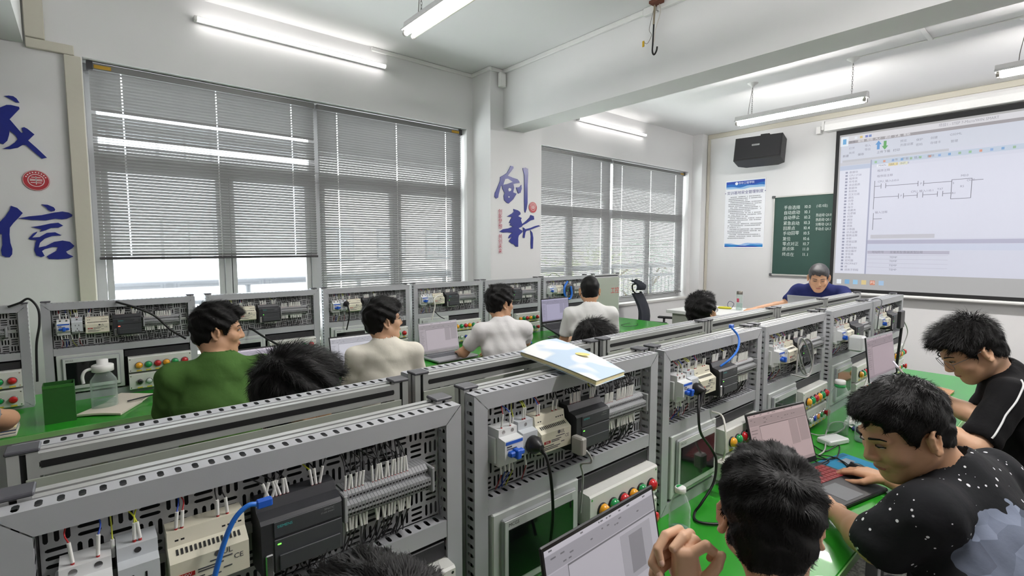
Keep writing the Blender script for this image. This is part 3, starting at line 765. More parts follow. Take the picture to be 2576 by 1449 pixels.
M_SCREEN = mat('dark_display_glass', (20, 22, 24), 0.12, coat=0.5)
M_BEZEL = mat('display_bezel_grey', (150, 154, 156), 0.4)
M_HMI = mat('display_plate', (200, 205, 202), 0.4, var=0.02)
M_LBL = mat('label_ink', (80, 80, 84), 0.5)
M_YLBL = mat('yellow_label', (226, 205, 70), 0.5)
M_SLEEVE = mat('white_wire_sleeve', (236, 236, 232), 0.5)
M_WIREK = mat('black_wire', (20, 20, 22), 0.45)
M_WIRER = mat('red_wire_pvc', (170, 34, 36), 0.4)
M_WIREB = mat('blue_wire_pvc', (36, 72, 170), 0.4)
M_WIREY = mat('yellow_green_wire', (190, 196, 50), 0.4)
M_CHROME = mat('chrome_ring', (200, 200, 202), 0.15, 0.95, var=0.0)
M_LED = mat('green_led', (90, 255, 60), 0.4, var=0.0, emit=1.5)
PWD, PHT, CH, CD = 0.753, 0.585, 0.040, 0.036

def strip_holes(m, L, wd, pitch, sw, sl, P, t0=0.0):
    """sheet L x wd with a row of stadium slots; P maps (along, across) to 3D"""
    n = int((L-2*t0)/pitch); e = (L-n*pitch)/2
    def q(pts): m.add([P(*p) for p in pts], [tuple(range(len(pts)))])
    q([(0, 0), (e, 0), (e, wd), (0, wd)]); q([(L-e, 0), (L, 0), (L, wd), (L-e, wd)])
    b = (wd-sl)/2
    for i in range(n):
        a = e+i*pitch; c = a+pitch/2; h = sw/2; k = h*0.45
        O = [(a, 0), (a+pitch, 0), (a+pitch, wd), (a, wd)]
        S = [(c-h, b+h), (c-k, b), (c+k, b), (c+h, b+h), (c+h, wd-b-h), (c+k, wd-b), (c-k, wd-b), (c-h, wd-b-h)]
        V = [P(*p) for p in O+S]
        m.add(V, [(0, 1, 6, 5), (1, 2, 8, 7), (2, 3, 10, 9), (3, 0, 4, 11), (0, 5, 4), (1, 7, 6), (2, 9, 8), (3, 11, 10)])
def channel(L, nm, mit=(0, 0)):
    """U channel along x, face at y=0 (front), width CH in z; slots in both flanges; mitred face ends"""
    m = MB()
    m.add([(mit[0], 0, 0), (L-mit[1], 0, 0), (L, 0, CH), (0, 0, CH)], [(0, 1, 2, 3)])
    strip_holes(m, L, CD, 0.0235, 0.0085, 0.024, lambda a, c: (a, c, CH))
    l2 = L-mit[0]-mit[1]
    strip_holes(m, l2, CD, 0.0235, 0.0085, 0.024, lambda a, c: (mit[0]+a, CD-c, 0))
    m.add([(0, CD, CH), (L, CD, CH), (L, CD, CH-0.008), (0, CD, CH-0.008)], [(0, 1, 2, 3)])
    m.add([(mit[0], CD, 0), (L-mit[1], CD, 0), (L-mit[1], CD, 0.008), (mit[0], CD, 0.008)], [(0, 1, 2, 3)])
    return m
g = 0.0012
ME = {}
def cache(nm, mb, *mats):
    ME[nm] = mb.mesh(nm.split('#')[0], *mats); return ME[nm]
Rt = lambda a, ax: Matrix.Rotation(a, 4, ax)
cache('slotted_channel#top', channel(PWD-2*g, '', (CH, CH)).xf(Matrix.Translation((g, 0, PHT-CH))), M_CHAN)
cache('slotted_channel#bot', channel(PWD-2*g, '', (CH, CH)).xf(Matrix.Translation((PWD-g, 0, CH)) @ Rt(PI, 'Y')), M_CHAN)
cache('slotted_channel#left', channel(PHT-2*g, '', (CH, CH)).xf(Matrix.Translation((CH, 0, g)) @ Rt(-PI/2, 'Y')), M_CHAN)
cache('slotted_channel#right', channel(PHT-2*g, '', (CH, CH)).xf(Matrix.Translation((PWD-CH, 0, PHT-g)) @ Rt(PI/2, 'Y')), M_CHAN)
cache('slotted_channel#mid', channel(PWD-2*CH-0.002, '', (0, 0)).xf(Matrix.Translation((CH+0.001, 0.001, 0.278))), M_CHAN)
def tslot(s=0.04):
    h = s/2; a, d = 0.0042, 0.009
    return [(-h, -h), (-a, -h), (-a, -h+d), (a, -h+d), (a, -h), (h, -h), (h, -a), (h-d, -a), (h-d, a), (h, a), (h, h), (a, h), (a, h-d), (-a, h-d), (-a, h), (-h, h), (-h, a), (-h+d, a), (-h+d, -a), (-h, -a)]
def profile_post():
    m = MB(); m.prism(tslot(), 0, PHT+0.004, 'z')
    m.cur = 1
    for sx, sy in ((0, -1), (0, 1), (-1, 0), (1, 0)):
        cx, cy = sx*0.0115, sy*0.0115
        m.box(cx-0.004, cx+0.004, cy-0.004, cy+0.004, 0.001, PHT-0.001)
    return m
cache('post', profile_post(), M_PROF, M_SLOT)
cache('end_cap', MB().rbox(-0.0225, 0.0225, -0.0225, 0.0225, PHT+0.004, PHT+0.011, 0.002), M_CAP)
def profile_rail():
    L = PWD-0.08
    m = MB(); m.prism(tslot(), 0, L, 'x')
    m.cur = 1
    m.box(0.002, L-0.002, 0.0105, 0.0206, -0.0065, 0.0065)   # wide black strip in the rear slot
    m.box(0.002, L-0.002, -0.004, 0.004, 0.0085, 0.0125)
    return m
cache('top_rail', profile_rail(), M_PROF, M_SLOT)
cache('back_panel', MB().rbox(0.022, PWD-0.022, 0.0835, 0.0865, 0.0, PHT-0.042, 0.001), M_BACK)
def mounting_plate():
    m = MB(); x0, x1, z0, z1, y = 0.044, 0.709, 0.322, 0.546, CD-0.002
    nb, rb = 18, 6
    bw, bh = (x1-x0)/nb, (z1-z0)/rb
    def slot(cx0, cz0, w_, h_, sw, sl, vert):
        h = sw/2; k = h*0.45; c = (cx0+w_/2, cz0+h_/2); a = sl/2
        O = [(cx0, cz0), (cx0+w_, cz0), (cx0+w_, cz0+h_), (cx0, cz0+h_)]
        S = [(-h, -a+h), (-k, -a), (k, -a), (h, -a+h), (h, a-h), (k, a), (-k, a), (-h, a-h)]
        if not vert: S = [(s[1], -s[0]) for s in S]; S = S[2:]+S[:2]
        S = [(c[0]+s[0], c[1]+s[1]) for s in S]
        # order S counter-clockwise from lower-left
        if not vert: S = [(c[0]-a+h, c[1]-h), (c[0]+a-h, c[1]-h), (c[0]+a, c[1]-k), (c[0]+a, c[1]+k), (c[0]+a-h, c[1]+h), (c[0]-a+h, c[1]+h), (c[0]-a, c[1]+k), (c[0]-a, c[1]-k)]
        V = [(p[0], y, p[1]) for p in O+S]
        if vert: F = [(0, 1, 6, 5), (1, 2, 8, 7), (2, 3, 10, 9), (3, 0, 4, 11), (0, 5, 4), (1, 7, 6), (2, 9, 8), (3, 11, 10)]
        else: F = [(0, 1, 5, 4), (1, 2, 7, 6), (2, 3, 9, 8), (3, 0, 11, 10), (0, 4, 11), (1, 6, 5), (2, 8, 7), (3, 10, 9)]
        m.add(V, F)
    for i in range(nb):
        for j in range(rb):
            bx, bz = x0+i*bw, z0+j*bh
            if (i+j) % 2:
                for k in range(3): slot(bx+k*bw/3, bz, bw/3, bh, 0.0058, 0.027, True)
            else:
                for k in range(3): slot(bx, bz+k*bh/3, bw, bh/3, 0.0058, 0.027, False)
    return m
cache('mounting_plate', mounting_plate(), M_PLATE)
cache('slot_shade_sheet', MB().box(0.042, 0.711, 0.079, 0.081, 0.02, 0.56), mat('slot_shade_dark', (60, 62, 64), 0.7))  # added dark sheet; its colour stands in for shade behind the plate
# --- devices
def stepped(x0, x1, z0, z1, y0, ys, yn, zs0, zs1):
    return [(y0, z0), (ys, z0), (ys, zs0), (yn, zs0+0.004), (yn, zs1-0.004), (ys, zs1), (ys, z1), (y0, z1)]
cache('circuit_breaker', MB().prism(stepped(0, 0, 0.398, 0.490, 0.034, -0.012, -0.036, 0.418, 0.472), 0.064, 0.122, 'x').rbox(0.058, 0.064, -0.004, 0.034, 0.405, 0.47, 0.002), M_WHITEP)
cache('lever', MB().rbox(0.072, 0.118, -0.049, -0.034, 0.430, 0.443, 0.003).rbox(0.088, 0.102, -0.055, -0.034, 0.424, 0.447, 0.002), M_BLUEP)
cache('blue_band', MB().box(0.0665, 0.1195, -0.0372, -0.0355, 0.459, 0.466), M_BLUEP)
cache('rating_print', MB().box(0.07, 0.085, -0.0372, -0.0355, 0.452, 0.455).box(0.07, 0.1, -0.0372, -0.0355, 0.447, 0.449), M_LBL)
sc_ = MB()
for xx in (0.079, 0.107): sc_.cyl((xx, -0.0125, 0.482), (xx, -0.0105, 0.482), 0.005, n=12)
cache('terminal_screw', sc_, M_CHROME)
cache('socket_module', MB().prism(stepped(0, 0, 0.405, 0.495, 0.034, -0.010, -0.028, 0.412, 0.474), 0.128, 0.178, 'x'), M_GREYP)
so = MB()
for a, b, r_ in ((0.145, 0.452, 0), (0.161, 0.452, 0), (0.153, 0.432, 0), (0.146, 0.420, 0), (0.160, 0.420, 0)): so.box(a-0.0012, a+0.0012, -0.0288, -0.0275, b-0.004, b+0.004)
cache('socket_holes', so, M_BLACKP)
cache('socket_screw', MB().cyl((0.153, -0.0108, 0.485), (0.153, -0.009, 0.485), 0.0045, n=12), M_CHROME)
cache('power_supply', MB().prism([(0.034, 0.392), (-0.004, 0.392), (-0.03, 0.402), (-0.03, 0.452), (-0.006, 0.468), (-0.002, 0.492), (0.034, 0.492)], 0.190, 0.300, 'x'), M_IVORY)
v = MB()
for i in range(15):
    x = 0.2+i*0.0062
    v.add([(x, -0.0203, 0.4595), (x+0.0032, -0.0203, 0.4595), (x+0.0032, -0.0117, 0.4652), (x, -0.0117, 0.4652)], [(0, 1, 2, 3)])
for x in (0.2, 0.208, 0.266, 0.274, 0.282, 0.29): v.box(x, x+0.005, -0.0048, -0.003, 0.474, 0.478)
cache('vent_slots', v, M_SLOT)
cache('red_label', MB().box(0.2, 0.222, -0.0308, -0.0295, 0.424, 0.431), M_REDP)
pl = MB()
for i, (a, b, z) in enumerate(((0.226, 0.262, 0.430), (0.226, 0.255, 0.426), (0.2, 0.235, 0.418), (0.2, 0.258, 0.413), (0.2, 0.25, 0.409), (0.243, 0.275, 0.437), (0.262, 0.274, 0.419))): pl.box(a, b, -0.0308, -0.0295, z-0.0009, z+0.0009)
text_into(pl, 'CE', 0.012, frame_on((0.284, -0.0306, 0.431), (1, 0, 0), (0, 0, 1))); text_into(pl, '●UL', 0.013, frame_on((0.262, -0.0306, 0.446), (1, 0, 0), (0, 0, 1)))
cache('rating_plate', pl, M_LBL)
pw = MB(); text_into(pw, 'MW', 0.0075, frame_on((0.211, -0.0311, 0.4273), (1, 0, 0), (0, 0, 1)))
cache('red_label_lettering', pw, M_WHITEP)
plc = MB()
plc.prism([(0.034, 0.368), (0.004, 0.368), (-0.004, 0.372), (-0.034, 0.376), (-0.034, 0.468), (-0.028, 0.474), (-0.006, 0.480), (0.002, 0.496), (0.034, 0.496)], 0.318, 0.458, 'x')
cache('logic_controller', plc, M_PLC)
cp = MB(); cp.rbox(0.338, 0.456, -0.0365, -0.0335, 0.440, 0.469, 0.001); cp.rbox(0.338, 0.456, -0.0365, -0.0335, 0.378, 0.436, 0.001); cp.rbox(0.345, 0.452, -0.040, -0.0368, 0.380, 0.408, 0.001)
cache('front_cover', cp, M_PLC2)
tp = MB(); text_into(tp, 'SIEMENS', 0.0068, frame_on((0.343, -0.0375, 0.460), (1, 0, 0), (0, 0, 1)), 'LEFT')
cache('maker_mark', tp, M_TEAL)
t2 = MB(); text_into(t2, 'SIMATIC', 0.005, frame_on((0.424, -0.0372, 0.463), (1, 0, 0), (0, 0, 1)), 'LEFT'); text_into(t2, 'S7-200 SMART', 0.004, frame_on((0.418, -0.0372, 0.457), (1, 0, 0), (0, 0, 1)), 'LEFT')
cache('model_mark', t2, M_TERM)
cache('status_led', MB().rbox(0.343, 0.349, -0.0375, -0.036, 0.4265, 0.4288, 0.0006), M_LED)
cache('status_led#red', MB().rbox(0.342, 0.352, -0.0378, -0.036, 0.4258, 0.4295, 0.0008), mat('red_led', (255, 70, 50), 0.4, var=0.0, emit=2.5))
cn = MB(); cn.rbox(0.323, 0.336, -0.038, -0.0335, 0.372, 0.414, 0.002)
cache('serial_port', cn, M_CHROME)
tt = MB()
for i in range(26):
    x = 0.474+i*0.0071
    tt.prism([(0.034, 0.408), (0.002, 0.408), (-0.010, 0.416), (-0.010, 0.426), (-0.022, 0.430), (-0.022, 0.446), (-0.010, 0.450), (-0.010, 0.462), (0.002, 0.470), (0.034, 0.470)], x, x+0.0064, 'x')
cache('terminal_strip', tt, M_TERM)
td = MB()
for i in range(26):
    x = 0.474+i*0.0071+0.0032
    for z, y in ((0.456, -0.0104), (0.4375, -0.0224), (0.421, -0.0104)):
        td.add([(x-0.002, y, z-0.002), (x+0.002, y, z-0.002), (x+0.002, y, z+0.002), (x-0.002, y, z+0.002)], [(0, 1, 2, 3)])
cache('terminal_openings', td, M_SLOT)
cache('terminal_end_stop', MB().rbox(0.4655, 0.4735, -0.024, 0.034, 0.412, 0.468, 0.002), M_TERM)
cache('din_rail', MB().box(0.05, 0.70, 0.026, 0.0335, 0.431, 0.447), M_PROF)
# --- wiring
def wiring(seed):
    r = random.Random(seed)
    k = {n: MB() for n in 'KRBYSF'}
    def lead(col, x, z, y, up, jit=0.006, sl=0.028, red=True):
        s = 1 if up else -1
        dx = r.uniform(-jit, jit)
        p = Vector((x, y, z)); q = p+Vector((dx*0.6, -0.002, s*sl*1.15))
        if red: k['F'].tube([p+Vector((0, 0, -s*0.002)), p+Vector((0, 0, s*0.005))], 0.0024, 5)
        k['S'].tube([p+Vector((0, 0, s*0.005)), q], 0.0026, 6)
        e = 0.548 if up else 0.321
        w_ = [q, q+Vector((dx, 0.012, (e-q.z)*0.45)), Vector((q.x+dx*1.6+r.uniform(-0.012, 0.012), 0.028, e))]
        k[col].tube(smooth_path(w_, 3), 0.0013, 4, caps=False)
    lead('R', 0.079, 0.488, -0.004, True, sl=0.032); lead('B', 0.107, 0.488, -0.004, True, sl=0.032); lead('Y', 0.1245, 0.47, 0.01, True, red=False, sl=0.03)
    lead('Y', 0.150, 0.494, -0.002, True); lead('Y', 0.157, 0.494, -0.002, True)
    lead('B', 0.203, 0.490, 0.002, True); lead('R', 0.211, 0.490, 0.002, True); lead('K', 0.262, 0.490, 0.004, True); lead('K', 0.276, 0.490, 0.004, True)
    for i in range(7): lead('K', 0.335+i*0.0065, 0.492, 0.006, True, jit=0.016, sl=0.03)
    for i in range(3): lead('K' if i else 'Y', 0.418+i*0.007, 0.492, 0.006, True, jit=0.014, sl=0.032)
    for i in range(6): lead('K', 0.478+i*0.0071, 0.464, 0.000, True, jit=0.006, sl=0.03)
    for i in range(12): lead('K', 0.535+i*0.0071, 0.464, 0.000, True, jit=0.008, sl=0.034)
    lead('R', 0.079, 0.400, 0.0, False, red=False, sl=0.024); lead('B', 0.107, 0.400, 0.0, False, red=False, sl=0.024); lead('B', 0.096, 0.400, 0.004, False, red=False, sl=0.022)
    lead('Y', 0.1245, 0.40, 0.01, False, red=False); lead('R', 0.16, 0.406, 0.0, False, red=False)
    for i in range(12): lead('K', 0.36+i*0.0075, 0.372, 0.006, False, red=False, sl=0.014)
    for i in range(7): lead('K', 0.478+i*0.0071, 0.414, 0.0, False, red=False, jit=0.005, sl=0.026)
    for i in range(12): lead('K', 0.541+i*0.0071, 0.414, 0.0, False, red=False, jit=0.008, sl=0.026)
    for i in range(5):   # tangled loops behind the strip
        x = r.uniform(0.47, 0.6)
        k['K'].tube(smooth_path([(x, 0.02, 0.546), (x+r.uniform(-0.02, 0.04), 0.006, 0.52), (x+r.uniform(0, 0.06), 0.012, 0.505), (x+0.03, 0.02, 0.5)], 4), 0.0014, 4, caps=False)
    return k
for s in range(3):
    k = wiring(s+1)
    cache('black_wiring#%d' % s, k['K'], M_WIREK); cache('red_wiring#%d' % s, k['R'], M_WIRER); cache('blue_wiring#%d' % s, k['B'], M_WIREB)
    cache('yellow_wiring#%d' % s, k['Y'], M_WIREY); cache('wire_markers#%d' % s, k['S'], M_SLEEVE); cache('ferrules#%d' % s, k['F'], M_REDP)
# --- touch display
h = MB(); h.rbox(0.050, 0.360, -0.006, 0.02, 0.050, 0.277, 0.003)
cache('touch_display', h, M_HMI)
cache('bezel', MB().rbox(0.072, 0.342, -0.016, -0.006, 0.066, 0.262, 0.006), M_BEZEL)
cache('screen_frame', MB().rbox(0.078, 0.336, -0.0185, -0.0155, 0.074, 0.256, 0.003), M_HMI)
cache('screen', MB().rbox(0.09, 0.325, -0.0198, -0.018, 0.094, 0.232, 0.001), M_SCREEN)
tm = MB(); text_into(tm, 'MCGS', 0.013, frame_on((0.09, -0.0190, 0.2435), (1, 0, 0), (0, 0, 1)), 'LEFT')
cache('display_mark', tm, M_LBL)
# --- lamp and push button boxes
def ctl_box(z0, z1):
    m = MB(); m.prism([(0.033, z0), (-0.030, z0+0.003), (-0.033, z0+0.006), (-0.033, z1-0.008), (-0.028, z1-0.003), (0.033, z1)], 0.380, 0.712, 'x'); return m
cache('lamp_box', ctl_box(0.128, 0.228), M_BOX); cache('button_box', ctl_box(0.020, 0.122), M_BOX)
scr = MB()
for z0, z1 in ((0.128, 0.228), (0.020, 0.122)):
    for x in (0.388, 0.704):
        for z in (z0+0.014, z1-0.016): scr.cyl((x, -0.0335, z), (x, -0.0325, z), 0.0035, n=8)
cache('box_screw', scr, M_CHROME)
LCOL = {'yellow': (240, 168, 24), 'green': (16, 150, 78), 'red': (196, 26, 34), 'black': (24, 24, 26), 'white': (226, 228, 232), 'blue': (38, 60, 170), 'orange': (226, 142, 40)}
LM = {n: mat('lamp_%s' % n, c, 0.18, var=0.03, coat=0.6) for n, c in LCOL.items()}
LSEQ = ['yellow', 'green', 'red', 'yellow', 'green', 'red']; BSEQ = ['black', 'white', 'blue', 'orange', 'green', 'red']
LX = [0.432, 0.480, 0.528, 0.574, 0.620, 0.674]
for n in ('yellow', 'green', 'red'):
    cache('lens#'+n, MB().lathe([(0.019, -0.004), (0.019, -0.010), (0.0165, -0.017), (0.010, -0.0215), (0.0001, -0.023)], (0, 0, 0), 18, 'y'), LM[n])
cache('indicator_lamp', MB().lathe([(0.020, 0.0), (0.021, -0.003), (0.0195, -0.006)], (0, 0, 0), 18, 'y'), M_BLACKP)
for n in BSEQ:
    prof = [(0.0135, -0.006), (0.0135, -0.012), (0.012, -0.0135), (0.0001, -0.0135)] if n != 'red' else [(0.011, -0.004), (0.011, -0.016), (0.0185, -0.019), (0.0185, -0.025), (0.013, -0.029), (0.0001, -0.030)]
    cache('button#'+n, MB().lathe(prof, (0, 0, 0), 18, 'y'), LM[n])
cache('push_button', MB().lathe([(0.0185, 0.0), (0.0185, -0.006), (0.0165, -0.008), (0.0145, -0.007)], (0, 0, 0), 18, 'y'), M_CHROME)
cache('name_label', MB().box(-0.013, 0.013, -0.0008, 0.0005, -0.004, 0.004), M_YLBL)
cache('cable_duct_cover', MB().rbox(0.366, 0.708, 0.004, 0.03, 0.2295, 0.268, 0.002), mat('black_duct', (38, 38, 42), 0.5, var=0.1))

def training_panel(loc, rotz, label, seed=0, full=True, group='training panels in the row facing the photographer', led=True, skip=()):
    r = empty('training_panel', loc, (0, 0, rotz))
    P = lambda key, par=None, l=None: obj(key.split('#')[0], ME[key], None, par or r, l)
    for c in ('top', 'bot', 'left', 'right', 'mid'): P('slotted_channel#'+c)
    for x in (0.02, PWD-0.02):
        p = P('post', None, (x, 0.061, 0)); P('end_cap', p)
    P('top_rail', None, (0.04, 0.061, PHT-0.02)); P('back_panel')
    tag(r, label, 'training panel', group)
    if not full: return r
    P('mounting_plate'); P('slot_shade_sheet'); P('din_rail')
    b = P('circuit_breaker'); P('lever', b); P('blue_band', b); P('rating_print', b); P('terminal_screw', b)
    s = P('socket_module'); P('socket_holes', s); P('socket_screw', s)
    u = P('power_supply'); P('vent_slots', u); P('red_label', u); P('rating_plate', u); P('red_label_lettering', u)
    c = P('logic_controller'); P('front_cover', c); P('maker_mark', c); P('model_mark', c); P('serial_port', c)
    P('status_led#red' if led == 'red' else 'status_led', c)
    t = P('terminal_strip'); P('terminal_openings', t); P('terminal_end_stop', t); P('terminal_end_stop', t, (0.1935, 0, 0))
    for n in ('black_wiring', 'red_wiring', 'blue_wiring', 'yellow_wiring', 'wire_markers', 'ferrules'):
        stuff(P('%s#%d' % (n, seed % 3)))
    d = P('touch_display'); P('bezel', d); P('screen_frame', d); P('screen', d); P('display_mark', d)
    P('cable_duct_cover')
    lb = P('lamp_box'); bb = P('button_box'); P('box_screw', lb)
    for x in LX: P('name_label', lb, (x, -0.033, 0.1385)); P('name_label', bb, (x, -0.033, 0.0305))
    for x, n in zip(LX, LSEQ):
        q = P('indicator_lamp', None, (x, -0.033, 0.172)); P('lens#'+n, q)
    for x, n in zip(LX, BSEQ):
        q = P('push_button', None, (x, -0.033, 0.068)); P('button#'+n, q)
    return r
DZ = 0.75
BX = [-0.116, 0.674, 1.462, 2.249, 3.080, 3.864]
BL = ['grey training panel closest to the camera with a blue network cable on its controller',
      'grey training panel under the pastel notebook, with a black plug in its socket',
      'grey training panel with a loose blue cable over its top and a black plug',
      'grey training panel with coiled grey cable hung over its controller',
      'grey training panel with a square white adapter plugged into its socket',
      'grey training panel at the far row end, nearest the projection screen']
for i, x in enumerate(BX):
    t = training_panel((x, 0.928, DZ), 0, BL[i], i)
    if i == 0: t.scale = (1, 1, 0.979)
AX = [-0.905, -0.12, 0.655, 1.438, 2.205, 2.99, 3.755]
AL = ['back of a training panel cut off at the picture edge',
      'back of the training panel directly behind the panel closest to the camera',
      'back of the training panel behind the pastel notebook',
      'back of the training panel in front of the curly dark hair',
      'back of the training panel in front of the man with black glasses temple',
      'back of the training panel in front of the silver laptop',
      'back of the last training panel in its row, under the screen corner']
for i, x in enumerate(AX): training_panel((x+PWD, 1.250, DZ), PI, AL[i], i, full=False, group='training panels seen from behind').scale = (1, 1, 0.984 if i < 2 else 1)
WX = [-1.02, -0.213, 0.603, 1.392, 2.185, 2.975, 3.772]
WL = ['training panel by the window cut off at the picture edge, behind the grey sleeve',
      'training panel by the window with a red glowing controller light, behind the white bottle cap',
      'training panel by the window behind the man in the green shirt',
      'training panel by the window behind the man in the cream printed shirt',
      'training panel by the window with a white cable arching over its power supply',
      'training panel by the window behind the man in the white polo shirt',
      'training panel by the window with a blue cable bundle, behind the raised black laptop']
WY = 3.90
for i, x in enumerate(WX):
    t = training_panel((x, WY, 0.775), 0, WL[i], i+1, group='training panels along the window wall', led='red' if i == 1 else True)
w7 = training_panel((4.62+PWD, WY+0.03, 0.775), PI, 'grey cabinet back with red characters at the end of the window row', 0, full=False, group='training panels along the window wall')
w7.location = (4.60+0.50, WY+0.087, 0.775); w7.scale = (0.66, 1, 1)
t = MB(); text_into(t, '工控', 0.082, frame_on((0.14, 0.0872, 0.375), (-1/0.66, 0, 0), (0, 0, 1)), 'CENTER', sx=1.0)
obj('red_characters', t, mat('red_print', (190, 40, 40), 0.5), w7)
pn = obj('end_board', MB().rbox(0.05, PWD-0.05, 0.0668, 0.0868, PHT-0.13, PHT-0.045, 0.002), M_BACK, w7)

# ------------------------------------------------------------------ green topped benches
M_GREEN = mat('green_bench_top', (40, 146, 34), 0.30, var=0.05, scale=8, coat=0.2)
M_GEDGE = mat('pale_green_edge', (140, 196, 120), 0.4)
M_LEG = mat('bench_steel', (168, 170, 172), 0.4, 0.3)
def bench(x0, x1, y0, y1, z, front, label, group, rgb=None):
    r = empty('work_bench', ((x0+x1)/2, (y0+y1)/2, 0))
    hx, hy = (x1-x0)/2, (y1-y0)/2
    obj('bench_top', MB().rbox(-hx, hx, -hy, hy, z-0.03, z, 0.003), rgb or M_GREEN, r)
    s = -1 if front == 'low' else 1
    a, b = sorted((s*hy, s*(hy+0.004)))
    obj('edge_band', MB().box(-hx, hx, a, b, z-0.028, z-0.002), M_GEDGE, r)
    for sx in (-1, 1):
        for sy in (-1, 1):
            lx, ly = sx*(hx-0.045), sy*(hy-0.05)
            obj('leg', MB().rbox(lx-0.02, lx+0.02, ly-0.02, ly+0.02, 0, z-0.031, 0.002), M_LEG, r)
        lx = sx*(hx-0.045)
        obj('stretcher', MB().rbox(lx-0.015, lx+0.015, -hy+0.071, hy-0.071, 0.12, 0.15, 0.002), M_LEG, r)
    obj('apron', MB().rbox(-hx+0.07, hx-0.07, -0.012, 0.012, z-0.11, z-0.031, 0.002), M_LEG, r)
    tag(r, label, 'bench', group)
for i, (a, b, l) in enumerate(((-0.95, 0.652, 'green bench under the panel closest to the camera'), (0.656, 2.233, 'green bench with the clear bottle and clasped hands above it'), (2.237, 3.845, 'green bench with the blue mouse pad and tall bottles'), (3.849, 4.78, 'short green bench at the row end with a brown envelope'))):
    bench(a, b, 0.43, 1.085, 0.75, 'low', l, 'benches in the row facing the photographer')
for i, (a, b, l) in enumerate(((-0.95, 0.652, 'green bench behind the back-to-back panels, nearest the camera'), (0.656, 2.233, 'green bench on the far side of the panels below the curly hair'), (2.237, 3.845, 'green bench on the far side of the panels beside the man with glasses'), (3.849, 4.6, 'green bench on the far side of the panels at the row end'))):
    bench(a, b, 1.092, 1.62, 0.75, 'high', l, 'benches behind the middle panels')
for i, (a, b, l) in enumerate(((-1.1, 0.585, 'green bench by the window with the green box and big bottle'), (0.589, 2.165, 'green bench by the window in front of the cream printed shirt'), (2.169, 3.76, 'green bench by the window in front of the white polo shirt'), (3.764, 5.3, 'pale green bench end by the window next to the office chair'))):
    bench(a, b, 3.32, 4.22, 0.775, 'low', l, 'benches along the window wall')
